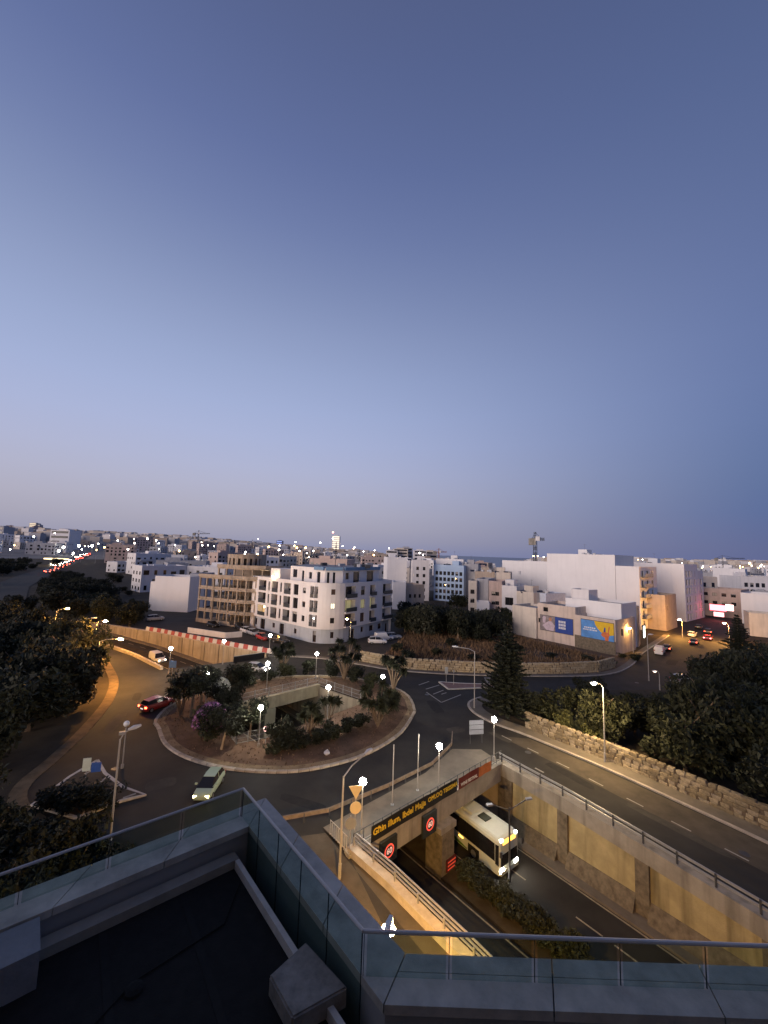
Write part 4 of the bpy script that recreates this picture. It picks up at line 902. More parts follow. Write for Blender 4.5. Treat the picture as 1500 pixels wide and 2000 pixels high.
def crane(label, px, ytop, Y, jib, back, yaw, col=None, sc=1.):
    p = AT(px, ytop, Y); z0 = terrain(p.x, p.y); h = p.z-z0; o = thing('tower_crane', label, 'crane', (p.x, p.y, z0), yaw); mt = col or metal_d; w = .9*sc
    def lattice(a, b, w):
        mb = MB(); a, b = Vector(a), Vector(b); d = (b-a); L = d.length; d /= L; s = d.orthogonal().normalized(); t = d.cross(s); n = max(3, int(L/(w*2.2)))
        cs = [(s*i+t*j)*w/2 for i, j in ((1, 1), (1, -1), (-1, -1), (-1, 1))]
        for c in cs: mb.tube([a+c, b+c], w*.13, 4)
        for k in range(n):
            for i in range(4): mb.tube([a+d*L*k/n+cs[i], a+d*L*(k+1)/n+cs[(i+1) % 4]], w*.08, 3, False)
        return mb
    part('mast', lattice((0, 0, 0), (0, 0, h*.94), w), mt, o); part('jib', lattice((0, 0, h*.95), (jib, 0, h*.95+jib*.04), w*.8), mt, o); part('counter_jib', lattice((0, 0, h*.95), (-back, 0, h*.95), w*.8), mt, o)
    part('counterweight', MB().box((-back*.85, 0, h*.95-2.2*sc), (2.6*sc, 1.6*sc, 2.6*sc)), concrete, o); part('cab', MB().box((.9*sc, -.9*sc, h*.92), (1.5*sc, 1.2*sc, 1.7*sc)), white2, o); part('apex', lattice((0, 0, h*.95), (0, 0, h+2*sc), w*.6), mt, o)
    part('tie', MB().tube([(jib*.7, 0, h*.95+jib*.03), (0, 0, h+2*sc), (-back*.9, 0, h*.96)], .12*sc, 3), mt, o)
crane('dark tower crane with a short raised jib above the white party walls', 1045, 1049, 300, 7, 2.5, R(-20), None, 2.0)
crane('distant orange and grey tower crane left of the sea', 857, 1076, 520, 11, 7, R(5), M('crane_orange', (.4, .16, .08), .6), 1.6)
crane('thin tower crane on the left skyline above the unfinished buildings', 388, 1040, 700, 20, 9, R(5), None, 1.8)
crane('faint tower crane farther right on the left skyline', 448, 1057, 900, 14, 12, R(0), None, 1.6)
crane('faint tower crane left of the blue towers', 493, 1057, 900, 22, 10, R(2), None, 1.6)
crane('wide low tower crane on the right skyline', 1411, 1089, 520, 30, 10, R(0), None, 1.4)
far_road = [Vector(p) for p in ((-88, 94), (-120, 122), (-168, 176), (-210, 234), (-258, 308), (-322, 405), (-410, 540))]
def near_road(x, y):
    p = Vector((x, y)); b = 1e9
    for q, w in zip(far_road, far_road[1:]):
        t = max(0, min(1, (p-q).dot(w-q)/(w-q).length_squared)); b = min(b, (p-(q+(w-q)*t)).length)
    return b
# ------------------------------------------------------------------ the town behind
def proto(w, d, h, mat, seed):
    rng = random.Random(seed); b = MB(); b.box((0, 0, -6), (w, d, h+6))
    # parapet rim
    for x, y, sx, sy in ((0, -d/2+.15, w, .3), (0, d/2-.15, w, .3), (-w/2+.15, 0, .3, d-.6), (w/2-.15, 0, .3, d-.6)): b.box((x, y, h+.0), (sx, sy, .8))
    if rng.random() < .8: b.box((rng.uniform(-w/4, w/4), rng.uniform(-d/5, d/4), h), (w*.3, d*.35, 2.4))
    for k in range(4): b.box((rng.uniform(-w*.4, w*.4), rng.uniform(-d*.35, d*.35), h), (1.1, 1.1, 1.1))
    win = MB(); nf = int(h/3.1); nc = int(w/3)
    for f in range(nf):
        for c in range(nc):
            if rng.random() < .2: continue
            x = -w/2+(c+.5)*w/nc; ww = rng.choice((1.0, 1.3, 2.0)); hh = rng.choice((1.3, 1.9)); win.box((x, -d/2, f*3.1+.8), (ww, .12, hh))
        for c in range(int(d/3.5)):
            if rng.random() < .4: continue
            y = -d/2+(c+.5)*d/int(d/3.5)
            for sx in (-1, 1): win.box((sx*w/2, y, f*3.1+.8), (.12, 1.2, 1.4))
    bal = MB()
    if rng.random() < .7:
        for f in range(1, nf): bal.box((rng.choice((-1, 1))*w*.2, -d/2-.5, f*3.1), (w*.35, 1.0, 1.05))
    bm_ = fix(b.mesh('wall')); bm_.materials.append(mat); wm_ = fix(win.mesh('windows')); wm_.materials.append(glass_d)
    ba = None
    if bal.f: ba = fix(bal.mesh('balconies')); ba.materials.append(mat)
    return bm_, wm_, ba
kinds = [('white', white), ('cream', cream), ('tan', tan), ('grey', greyw), ('off-white', white2), ('pinkish', pink)]
protos = []
for i in range(26):
    k = kinds[[0, 1, 2, 4, 0, 3, 1, 4, 5][i % 9]]; w, d, h = random.uniform(11, 26), random.uniform(10, 16), random.choice((7, 10, 10, 13.5, 13.5, 16.5))
    protos.append((k[0], h, w, proto(w, d, h, k[1], 100+i)))
def zone(px):
    return 'on the far left' if px < 260 else 'left of the white apartments' if px < 560 else 'above the white apartments' if px < 780 else 'near the sea view' if px < 1000 else 'on the right'
random.seed(21)
def blocked(x, y, d):
    az = math.degrees(math.atan2(x, y)); px = 750+750*math.tan(R(az))
    if d < 205 and 480 < px: return True
    if px < 300 and d < 290: return True
    if px < 560 and d < 165: return True
    if px < 150 and d < 560: return True
    if near_road(x, y) < 32: return True
    if 840 < px < 1000 and d > 900: return True
    return False
count = 0
placed = []
for d0, n, jit in ((180, 13, 18), (225, 17, 20), (280, 21, 25), (345, 24, 30), (430, 28, 35), (540, 32, 50), (680, 34, 60), (860, 36, 80), (1100, 34, 110), (1450, 32, 150), (1900, 28, 200)):
    for k in range(n):
        az = -46+92*(k+random.uniform(.15, .85))/n; d = d0+random.uniform(-jit, jit); x, y = d*math.sin(R(az)), d*math.cos(R(az)); d2 = d/ math.cos(R(az)) if abs(az) < 46 else d
        x, y = x*1.12, y*1.12
        if blocked(x, y, math.hypot(x, y)): continue
        cn, h, w, (bm_, wm_, ba) = random.choice(protos); px = 750+750*x/y
        dist = 'near' if d < 300 else 'middle' if d < 700 else 'far'
        z0 = terrain(x, y); sc = random.uniform(.85, 1.1) if d < 500 else random.uniform(.9, 1.35)
        if z0+h*sc > 17.5+(d/60) and px > 300: sc = max(.5, (17.5+d/60-z0)/h)
        dn = {'near': 'near streets', 'middle': 'middle streets', 'far': 'far edge'}[dist]
        st_ = 'low' if h < 8 else 'tall' if h > 14 else 'mid-height'
        lab = '%s %s flat-roofed block in the %s %s' % (st_, cn, dn, zone(px))
        o = thing('town_house' if h < 8 else 'town_block', lab, 'building', (x, y, z0), math.radians(-az)+random.choice((-.5, .35, -.2, .15, .7)), '%s %s blocks, %s, %s' % (st_, cn, dn, zone(px)))
        o.scale = (sc*random.uniform(.9, 1.2), sc, sc)
        part('wall', bm_, None, o)
        if d < 1000: q = part('windows', wm_, None, o); q['kind'] = 'stuff'
        if ba and d < 700: q = part('balconies', ba, None, o); q['kind'] = 'stuff'
        if d < 800 and random.random() < .35:
            lm = MB(); 
            for _ in range(2): lm.box((random.uniform(-w*.4, w*.4), -8.1, random.choice((1, 4, 7))), (1.3, .3, 1.4))
        placed.append((x, y, z0+h*sc)); count += 1
fc = MB(); random.seed(5)
for k in range(2600):
    az = random.uniform(-48, 50); d = random.uniform(1000, 3300); x, y = d*math.sin(R(az))*1.1, d*math.cos(R(az))*1.1; px = 750+750*x/y
    if 850 < px < 985 and d > 1150: continue
    h = random.uniform(8, 20); fc.box((x, y, terrain(x, y)-3), (random.uniform(12, 34), random.uniform(10, 20), h+3), random.random()*.6-.3)
fcm = fc.mesh('far_town')
for q in (white2, cream, tan, greyw): fcm.materials.append(q)
for i, pl in enumerate(fcm.polygons): pl.material_index = (i//6*7) % 11 % 4
o = bpy.data.objects.new('far_town', fcm); COL.objects.link(o); tag(o, 'far-off dense mass of pale town roofs along the horizon', 'town', kind='stuff')
# small lights of the town
def far_light(px, py, Y, mat, r, label, grp):
    p = AT(px, py, Y); z0 = terrain(p.x, p.y)
    o = thing('street_lamp', label, 'street lamp', (p.x, p.y, z0), group=grp); h = max(4., p.z-z0)
    part('pole', MB().tube([(0, 0, 0), (0, 0, h-r)], max(.06, r*.15), 5), polem, o); part('lamp', MB().ball((0, 0, h), r, 6, 4), mat, o)
far_pts = [(154, 1066, 'w', 2.4), (180, 1066, 'w', 2.6), (160, 1073, 'w', 1.2), (204, 1069, 'o', 1.5), (192, 1062, 'w', 1), (230, 1056, 'w', 1.2), (241, 1068, 'w', 1.4), (250, 1073, 'w', 1.6), (256, 1071, 'o', 1.), (288, 1052, 'w', 1.6), (305, 1055, 'w', 1.3), (310, 1061, 'w', 1.), (342, 1065, 'w', 1.), (302, 1079, 'w', 1.6), (350, 1076, 'o', 1.8), (362, 1085, 'o', 1.2), (395, 1065, 'w', 1.1), (440, 1081, 'o', 2.4), (461, 1081, 'o', 2.2), (420, 1089, 'w', 1.2), (480, 1078, 'w', 1.3), (478, 1082, 'w', 1.), (503, 1084, 'o', 2.8), (525, 1068, 'o', 1.8), (575, 1066, 'o', 1.4), (580, 1070, 'o', 1.8), (597, 1070, 'o', 1.8), (585, 1076, 'w', 1.), (545, 1074, 'w', 1.6), (612, 1076, 'w', 1.), (678, 1084, 'w', 1.2), (730, 1084, 'o', 1.4), (710, 1077, 'w', .9), (20, 1073, 'w', 1.2), (28, 1065, 'o', 1.1), (66, 1048, 'w', 1.4), (143, 1080, 'w', 1.4), (124, 1069, 'w', 2.6), (115, 1076, 'w', 2.4), (107, 1041, 'w', 1.0), (820, 1080, 'w', 1.4), (826, 1084, 'w', .9), (1042, 1086, 'o', 1.6), (1050, 1086, 'o', 1.3), (1062, 1088, 'w', 1.), (1236, 1091, 'w', .9), (1246, 1093, 'o', .8), (1255, 1093, 'w', .8), (1373, 1106, 'w', 1.), (1346, 1104, 'o', .7), (1388, 1107, 'o', .7), (1464, 1100, 'o', 2.), (760, 1071, 'w', .8), (650, 1052, 'w', .9), (950, 1175, 'w', .4), (1010, 1182, 'w', .5), (915, 1178, 'o', .4), (870, 1142, 'o', .3), (890, 1130, 'o', .25)]
_lr = random.Random(9)
for _ in range(28):
    far_pts.append((_lr.uniform(140, 740), _lr.uniform(1052, 1092), _lr.choice('wwo'), _lr.uniform(.6, 1.2)))
for _ in range(14):
    far_pts.append((_lr.uniform(1270, 1495), _lr.uniform(1098, 1112), _lr.choice('wo'), _lr.uniform(.5, .9)))
for px, py, c, r in far_pts:
    Y = 480 if py < 1072 else 380
    if px > 1000: Y = 420
    if py > 1120: Y = 150
    r2 = r*.55*Y/450
    far_light(px, py, Y, far_w if c == 'w' else far_o, r2 if py < 1120 else r*.5, 'small distant %s street light %s' % ('white' if c == 'w' else 'orange', zone(px)), 'distant %s lights %s' % ('white' if c == 'w' else 'orange', zone(px)))
# ------------------------------------------------------------------ lamps near by
def globe_proto():
    o = thing('globe_lamp', 'x', 'lamp post')
    part('base', MB().tube([(0, 0, 0), (0, 0, .35), (0, 0, .4)], [.13, .13, .07], 8), polem, o); part('pole', MB().tube([(0, 0, .4), (0, 0, 3.75)], [.06, .045], 8), polem, o)
    part('collar', MB().tube([(0, 0, 3.7), (0, 0, 3.8)], [.07, .12], 8), metal_d, o); part('globe', MB().ball((0, 0, 4.0), .26, 14, 9), globe_e, o, True); return o
gp = globe_proto()
gl_list = [((-22.9, 53.6), 'lit globe lamp on the left of the roundabout beside the dark tree'), ((-16.5, 59.3), 'lit globe lamp on the far bridge behind the mesh railing'), ((-10.3, 65.6), 'lit globe lamp at the back of the roundabout where the railings meet'), ((-6.2, 50.0), 'lit globe lamp on the near edge of the roundabout opening before the pale wall'), ((.6, 54.9), 'lit globe lamp on the right of the roundabout behind the yucca'), ((-12.5, 43.2), 'lit globe lamp beside the stair at the front of the roundabout'), ((5.6, 36.1), 'lit globe lamp in the middle of the front bridge pavement'), ((12.2, 42.1), 'lit globe lamp at the right end of the front bridge'), ((-.9, 30.4), 'lit globe lamp at the left end of the front bridge by the warning signs'), ((-34.6, 65.9), 'lit globe lamp by the far sunken road near the white van'), ((-28.2, 71.9), 'lit globe lamp below the middle of the red and white barriers'), ((-21.6, 77.9), 'lit globe lamp at the right end of the red and white barriers')]
for i, ((x, y), lab) in enumerate(gl_list):
    o = gp if i == 0 else copy_tree(gp); o.location = (x, y, .12); o['label'] = lab; o['group'] = 'globe lamp posts'
o = copy_tree(gp); o.location = (-23.9, 38.7, 0); o['label'] = 'unlit white globe lamp with a camera box standing left of the roundabout'; o['group'] = 'globe lamp posts'
for ch in o.children:
    if ch.name.startswith('globe'): ch.data = ch.data.copy(); ch.data.materials[0] = M('opal_glass', (.75, .75, .75), .3, .03)
part('camera_box', MB().box((-.2, -.2, 3.1), (.5, .25, .25), .5), metal, o)
def street_lamp(label, base, h, arm, yaw, head, z0=0., light=None, r=.075, drop=.5):
    o = thing('street_lamp', label, 'street lamp', (base[0], base[1], z0), yaw)
    part('pole', MB().tube([(0, 0, 0), (0, 0, .9), (0, 0, .95), (0, 0, h)], [r*1.5, r*1.5, r, r*.75], 8), polem, o)
    part('arm', MB().tube([(0, 0, h-.05), (arm*.35, 0, h+.3), (arm, 0, h+.42)], r*.6, 6), polem, o)
    hd_ = part('head', MB().loft([[(arm-.1, -.1, h+.4), (arm-.1, .1, h+.4), (arm-.1, .07, h+.5), (arm-.1, -.07, h+.5)], [(arm+.3, -.17, h+.38), (arm+.3, .17, h+.38), (arm+.3, .12, h+.58), (arm+.3, -.12, h+.58)], [(arm+.75, -.1, h+.42), (arm+.75, .1, h+.42), (arm+.75, .06, h+.52), (arm+.75, -.06, h+.52)]]), M('lamp_head', (.6, .6, .58), .5, .05), o)
    if light: part('lens', MB().ball((arm+.35, 0, h+.36), .26 if light is not sodium_e else .33, 12, 6, drop), light, hd_, True)
    return o
sodium_w = EM('sodium_weak', (1, .55, .16), 520)
def yaw_to(base, px, py, z):
    p = G(px, py, z); return math.atan2(p.y-base[1], p.x-base[0])
street_lamp('orange-lit street lamp at the bend of the left road before the dark trees', (-41.5, 58.8), 6.6, 2.6, R(5), 1, light=sodium_e)
street_lamp('orange-lit street lamp among the trees behind the left road', (-52, 72.5), 6.6, 1.4, R(-10), 1, light=sodium_e)
street_lamp('farthest orange-lit street lamp among the dark trees on the left', (-67.5, 82), 6.8, 1.4, R(30), 1, light=sodium_e)
street_lamp('unlit street lamp with a long arm left of the orange lamp among the trees', (-56.5, 73.5), 6.6, 2.4, R(20), 1)
street_lamp('orange-lit street lamp in front of the curved apartment wall', (-6.1, 81.5), 6.8, .5, R(190), 1, light=sodium_w)
street_lamp('orange-lit street lamp by the corner shop right of the billboards', (58.7, 91.5), 5.2, .6, R(200), 1, light=sodium_w)
street_lamp('orange-lit street lamp on the low wall beyond the white van', (86, 112), 4.6, .6, R(200), 1, light=sodium_e)
street_lamp('orange-lit street lamp beside the conifer on the right', (94, 106), 4.8, .6, R(160), 1, light=sodium_e)
street_lamp('tall warm-lit street lamp by the rubble wall of the right slip road', (23.9, 42.5), 7.5, .7, R(185), 1, light=led_e, z0=.1, drop=.3)
street_lamp('unlit street lamp with a long arm at the mouth of the right slip road', (13.4, 55.7), 7.6, 2.4, R(170), 1, z0=.1)
street_lamp('unlit street lamp on the far side of the road behind the dark pine', (23.1, 74.0), 6.6, 1.0, R(30), 1)
street_lamp('bent unlit street lamp beside the yellow-lit warning signs', (-2.1, 27.2), 6.2, 2.5, R(57), 1)
street_lamp('tall unlit street lamp in front of the bushes on the left', (-18.0, 28.6), 7.4, .6, R(60), 1)
q = G(752, 1803, 7.6); street_lamp('bright orange street lamp on the slip road just below the terrace parapet', (q.x-.2, q.y-1.4), 7.2, .9, R(75), 1, light=EM('sodium_strong', (1, .54, .14), 11000), drop=.16)
street_lamp('unlit lamp post right of the far road near the white van', (48, 70.8), 7.6, .3, R(0), 1)
street_lamp('street lamp half hidden in the trees beside the far right road', (46.5, 66), 2.6, .4, R(180), 1, light=M('dim_lens', None, emit=(1, .75, .6), strength=4))
# twin lamp in the sunken road's median
mp_ = across(5, .53); o = thing('twin_street_lamp', 'unlit twin-arm lamp in the planted median of the sunken road', 'street lamp', (11.2, 34.2, -5.2), R(15))
part('pole', MB().tube([(0, 0, 0), (0, 0, 5.6)], [.1, .06], 8), metal_d, o)
for s in (-1, 1): part('arm', MB().tube([(0, 0, 5.4), (s*1.6, 0, 6.0)], .04, 5), metal_d, o); part('head', MB().box((s*1.85, 0, 5.98), (.55, .25, .12)), metal, o)
for (x, y), lab in (((1.5, 34.5), 'bare thin pole on the bridge pavement left of the middle'), ((3.8, 36.6), 'bare thin pole in the middle of the bridge pavement')):
    o = thing('bare_pole', lab, 'pole', (x, y, .12)); part('pole', MB().tube([(0, 0, 0), (0, 0, 4.7)], .05, 6), polem, o); part('base_plate', MB().box((0, 0, 0), (.25, .25, .04)), metal, o); part('cap', MB().ball((0, 0, 4.72), .06, 6, 4), polem, o)
# ------------------------------------------------------------------ road signs
yb = M('sign_back_sodium_lit', (.62, .50, .30), .6, .08); gb_ = M('sign_back_grey', (.20, .21, .25), .6, .1); bluesg = M('sign_blue', (.05, .12, .40), .5, .1)  # yellow of the lit sign backs is street-lamp light put into the colour
def sign(label, loc, yaw, pieces, h=2.6):
    o = thing('road_sign', label, 'sign', loc, yaw); part('post', MB().tube([(0, .03, 0), (0, .03, h)], .035, 6), polem, o)
    for nm, shp, z, s, mt in pieces:
        mb = MB()
        if shp == 'tri': pts = [(-s, z+s*.9), (0, z-s*.8), (s, z+s*.9)]
        elif shp == 'up': pts = [(-s, z-s*.8), (s, z-s*.8), (0, z+s*.9)]
        elif shp == 'disc': pts = [(s*math.cos(2*math.pi*k/18), z+s*math.sin(2*math.pi*k/18)) for k in range(18)]
        else: pts = [(-s, z-shp), (s, z-shp), (s, z+shp), (-s, z+shp)]
        mb.loft([[(x, y, zz) for x, zz in pts] for y in (-.03, .0)]); part(nm, mb, mt, o)
    return o
sign('yellow-lit backs of a triangular and a round road sign by the bridge end', (-1.35, 30.0, .12), R(12), [('triangle_plate', 'tri', 3.45, .55, yb), ('round_plate', 'disc', 2.45, .42, yb)], 3.6)
sign('dark backs of two round road signs beside the yellow-lit ones', (-1.6, 28.9, .12), R(12), [('round_plate', 'disc', 2.1, .42, gb_)], 2.6)
o = thing('direction_sign', 'grey back of a three-panel direction sign at the fork of the right slip road', 'sign', (11.2, 45.5, .12), R(10))
for x in (-.7, .7): part('post', MB().tube([(x, .06, 0), (x, .06, 2.5)], .04, 6), metal_d, o)
for k in range(3): part('panel', MB().box((0, 0, 1.0+k*.52), (1.7, .04, .46)), gb_, o)
sign('grey back of a triangular give-way sign at the mouth of the far road', (16.2, 59.5, .12), R(0), [('triangle_plate', 'tri', 2.5, .5, gb_)], 2.9)
q = G(866, 1336); sign('narrow white sign on the near tip of the far splitter island', (q.x+.5, q.y+.2, .14), R(15), [('plate', .5, 2.0, .28, M('sign_pale', (.5, .5, .46), .6))], 2.5)
q = G(886, 1339); sign('plain post sign standing on the far splitter island', (q.x, q.y, .14), R(0), [('plate', .2, 2.1, .1, metal)], 2.3)
sign('small round white sign at the stair in the roundabout', (-12.0, 44.0, .12), R(0), [('round_plate', 'disc', 1.5, .28, M('sign_white', (.65, .63, .58), .5))], 1.7)
q = G(160, 1522); sign('white and blue keep-left sign tilted on the left splitter island', (q.x+.3, q.y, .1), R(15), [('white_plate', .55, 1.15, .32, M('sign_green_white', (.62, .68, .58), .5))], 1.7)
part('blue_plate', MB().box((.75, 0, .45), (.75, .05, .8)), bluesg, bpy.data.objects['road_sign.006'] if 'road_sign.006' in bpy.data.objects else o)
q = G(333, 1320); sign('blue roadside sign at the start of the far sunken road', (q.x, q.y+.4, 0), R(10), [('plate', .55, 1.7, .55, bluesg)], 2.3)
q = G(638, 1474, .12); lt = thing('litter_bag', 'small white bag of litter on the front of the roundabout island', 'litter', q); part('bag', MB().ball((0, 0, .2), .32, 8, 5, .7), M('bag_plastic', (.55, .52, .55), .5), lt); part('knot', MB().ball((.05, 0, .45), .09, 6, 4), M('bag_plastic', None), lt)
def splitter(name, label, pts, mat_top):
    o = thing(name, label, 'traffic island', (pts[0][0], pts[0][1], 0)); wpart('kerb', ribbon(MB(), list(pts)+[pts[0]], -.12, .14, .0, .16), M('white_kerb', (.58, .53, .45), .8, .2, 2), o)
    q = MB(); q.v = [Vector((p[0], p[1], .13)) for p in pts]; q.f = [tuple(range(len(pts)))]; wpart('surface', q, mat_top, o)
pts = [Vector(G(x, y)[:2]) for x, y in ((858, 1333), (876, 1347), (925, 1345), (972, 1343), (960, 1338), (900, 1336))]; splitter('traffic_island', 'pale triangular traffic island on the far road by the pine', pts, M('island_red', (.26, .16, .13), .9, .2))
pts = [Vector(G(x, y)[:2]) for x, y in ((190, 1487), (205, 1513), (240, 1540), (283, 1555), (238, 1566), (150, 1600), (62, 1575), (135, 1520))]; splitter('traffic_island', 'large triangular traffic island with white kerbs at the left approach', pts, M('island_earth', (.10, .075, .05), 1, .3, .8, .4))
sm_ = MB()
def ln2(a, b): 
    a, b = G(*a), G(*b); dash(a, b, .22, .14)
lines = MB()
for a, b in (((165, 1515), (195, 1500)), ((190, 1535), (210, 1520)), ((200, 1565), (232, 1535)), ((240, 1562), (265, 1553))): ln2(a, b)
structure('island_markings', lines, paint_w)
# ------------------------------------------------------------------ rubble wall by the right slip road, stone by stone
def stone_mesh(seed):
    r = random.Random(seed); bm = bmesh.new(); bmesh.ops.create_cube(bm, size=1.)
    for v in bm.verts: v.co += Vector((r.uniform(-.1, .1), r.uniform(-.08, .08), r.uniform(-.1, .1)))
    bmesh.ops.bevel(bm, geom=bm.edges[:], offset=.09, segments=1, affect='EDGES'); me = bpy.data.meshes.new('stone'); bm.to_mesh(me); bm.free(); return me
def stone_wall(name, label, path, h, n_course, w, tone, depth=.5, hf=None):
    p0 = path[0]; o = thing(name, label, 'wall', (p0[0], p0[1], 0)); ms = [stone_mesh(s) for s in range(6)]
    for k, me in enumerate(ms): me.materials.append(tone[k % len(tone)])
    wpart('core', ribbon(MB(), path, -depth*.35, depth*.35, 0, h-.12), M('wall_joint', (.16, .12, .08), 1, .3, 2), o)
    ch = h/n_course; cnt = 0
    for c in range(n_course):
        for p, hd_ in walk(path, w, random.uniform(.1, w*.9)):
            if cnt >= 300: break
            ww = w*random.uniform(.62, 1.12); s = bpy.data.objects.new('stone', random.choice(ms)); COL.objects.link(s); s.parent = o
            s.location = (p.x-p0[0], p.y-p0[1], c*ch+ch/2); s.scale = (ww, depth*random.uniform(.92, 1.12), ch*random.uniform(.88, 1.0)); s.rotation_euler = (random.uniform(-.07, .07), random.uniform(-.06, .06), hd_+random.uniform(-.05, .05)); cnt += 1
    return o
RWp = [(18.6, 50.2), (20.3, 47.9), (24.9, 42.6), (28.1, 38.0), (32.4, 31.6), (37.8, 22.8), (43.2, 13.5)]
st_m = [M('rubble_a', (.30, .24, .15), .95, .35, 3, .8, fine=9), M('rubble_b', (.23, .18, .11), .95, .35, 3, .8, fine=9), M('rubble_c', (.37, .30, .20), .95, .3, 3, .8, fine=9)]
stone_wall('rubble_wall', 'rough yellow rubble wall along the outer edge of the right slip road', RWp, 1.9, 5, .78, st_m)
bl_m = [M('block_a', (.46, .36, .22), .95, .3, 2, .4), M('block_b', (.42, .32, .19), .95, .3, 2, .4), M('block_c', (.50, .40, .26), .95, .25, 2, .4)]
NWp = [Vector(p) for p in ((-3.4, 77), (3.9, 73.2), (16.4, 72), (26, 72.3), (33.2, 73.1), (41.5, 75.3), (46.5, 78.6))]
stone_wall('stone_block_wall', 'long yellow limestone block wall along the far road below the dry field', NWp, 2.0, 5, 1.05, bl_m, .45)
# ------------------------------------------------------------------ vehicles
def paint(name, col, r=.3): return M(name, col, r, .05, 2, spec=.6)
redoff = M('tail_off', (.25, .02, .02), .3, .1); clearoff = M('lamp_off', (.5, .5, .5), .2, .1); plate_m = EM('plate_light', (1, .95, .85), .9, False); rimm = M('rim', (.35, .35, .36), .4, .1, metal=.7)
_cache = {}
def wheel_mesh(r, w):
    k = ('w', r, w)
    if k not in _cache:
        a = fix(MB().tube([(0, -w/2, 0), (0, -w/2+.04, 0), (0, w/2-.04, 0), (0, w/2, 0)], [r*.9, r, r, r*.9], 16).mesh('tyre')); a.materials.append(tyrem)
        b = fix(MB().tube([(0, -w/2-.012, 0), (0, w/2+.012, 0)], [r*.6, r*.6], 12).mesh('rim')); b.materials.append(rimm); _cache[k] = (a, b)
    return _cache[k]
def wheels(o, xs, hw, r, w=.2):
    a, b = wheel_mesh(r, w)
    for x in xs:
        for s in (-1, 1):
            t = part('wheel', a, None, o); t.location = (x, s*(hw-w*.45), r); part('rim', b, None, t)
CARS = {  # x, lower half width, z bottom, z belt  ;  glasshouse x, half width, z
 'hatch': dict(L=4.05, body=[(-2.02, .62, .42, .78), (-1.93, .82, .26, .98), (-1.2, .87, .2, .97), (.6, .87, .2, .93), (1.5, .85, .22, .84), (1.93, .76, .26, .72), (2.03, .58, .36, .62)], glass=[(-1.86, .70, .93, .94), (-1.55, .66, .93, 1.36), (-.5, .66, .93, 1.46), (.25, .66, .92, 1.42), (1.15, .72, .88, .89)], wx=(-1.25, 1.27), r=.31),
 'van': dict(L=4.6, body=[(-2.3, .8, .34, 1.75), (-2.22, .88, .25, 1.84), (.4, .89, .22, 1.84), (.75, .88, .22, 1.1), (1.6, .86, .24, .98), (2.2, .78, .28, .8), (2.3, .6, .36, .66)], glass=[(.28, .8, 1.08, 1.82), (.5, .78, 1.08, 1.78), (1.3, .78, 1.0, 1.02)], wx=(-1.45, 1.4), r=.33),
 'suv': dict(L=4.4, body=[(-2.2, .66, .46, .95), (-2.1, .86, .32, 1.1), (-1.3, .91, .26, 1.08), (.7, .91, .26, 1.05), (1.6, .89, .28, .98), (2.1, .8, .32, .82), (2.2, .62, .42, .7)], glass=[(-2.0, .74, 1.05, 1.07), (-1.75, .70, 1.05, 1.55), (-.5, .70, 1.04, 1.66), (.4, .70, 1.03, 1.6), (1.25, .76, 1.0, 1.01)], wx=(-1.35, 1.37), r=.36)}
def car(label, loc, yaw, kind, pm, tail=None, front=None, group=None, plate=False, name='car', simple=False):
    D = CARS[kind]; o = thing(name, label, 'van' if kind == 'van' else 'car', loc, yaw, group)
    key = (kind, pm.name)
    if key not in _cache:
        secs = [[(x, -w*.86, zb), (x, w*.86, zb), (x, w, zb+(zt-zb)*.35), (x, w*.98, zb+(zt-zb)*.75), (x, w*.82, zt), (x, -w*.82, zt), (x, -w*.98, zb+(zt-zb)*.75), (x, -w, zb+(zt-zb)*.35)] for x, w, zb, zt in D['body']]
        bm_ = fix(MB().loft(secs).mesh('body')); bm_.materials.append(pm); bm_.shade_smooth(); bm_.set_sharp_from_angle(angle=R(35))
        g = [[(x, -w-.05, zb), (x, w+.05, zb), (x, w*.86, zt), (x, -w*.86, zt)] for x, w, zb, zt in D['glass']]; gm = fix(MB().loft(g).mesh('glasshouse')); gm.materials.append(glass_d)
        rs = [q for q in D['glass'] if q[3] > 1.2]; rf_ = fix(MB().loft([[(x, -w*.85, zt-.02), (x, w*.85, zt-.02), (x, w*.8, zt+.035), (x, -w*.8, zt+.035)] for x, w, zb, zt in rs]).mesh('roof')); rf_.materials.append(pm)
        pl = MB()
        for (x, w, zb, zt) in rs[1:-1] or rs[:1]:
            for s in (-1, 1): pl.tube([(x, s*(w+.045), zb), (x, s*w*.87, zt)], .035, 4)
        pm_ = fix(pl.mesh('pillar')); pm_.materials.append(pm); _cache[key] = (bm_, gm, rf_, pm_)
    bm_, gm, rf_, pm_ = _cache[key]
    part('body', bm_, None, o); part('glasshouse', gm, None, o); part('roof', rf_, None, o)
    if not simple: part('pillars', pm_, None, o)['kind'] = 'stuff'
    wheels(o, D['wx'], .86, D['r'])
    xb, wb, _, ztb = D['body'][1]; xf, wf, _, ztf = D['body'][-2]
    for s in (-1, 1):
        zt_ = ztb-.18 if kind != 'van' else 1.05
        part('tail_light', MB().box((xb-.04, s*wb*.84, zt_-.12), (.14, .26, .2)), tail or redoff, o); part('headlight', MB().box((xf+.01, s*wf*.72, ztf-.2), (.16, .3, .16)), front or clearoff, o)
        if not simple: part('mirror', MB().box((.75 if kind != 'van' else .95, s*.98, .98 if kind != 'suv' else 1.1), (.12, .2, .14)), pm, o)
    if plate: part('number_plate', MB().box((D['body'][0][0]-.03, 0, .52), (.04, .5, .12)), plate_m, o)
    return o
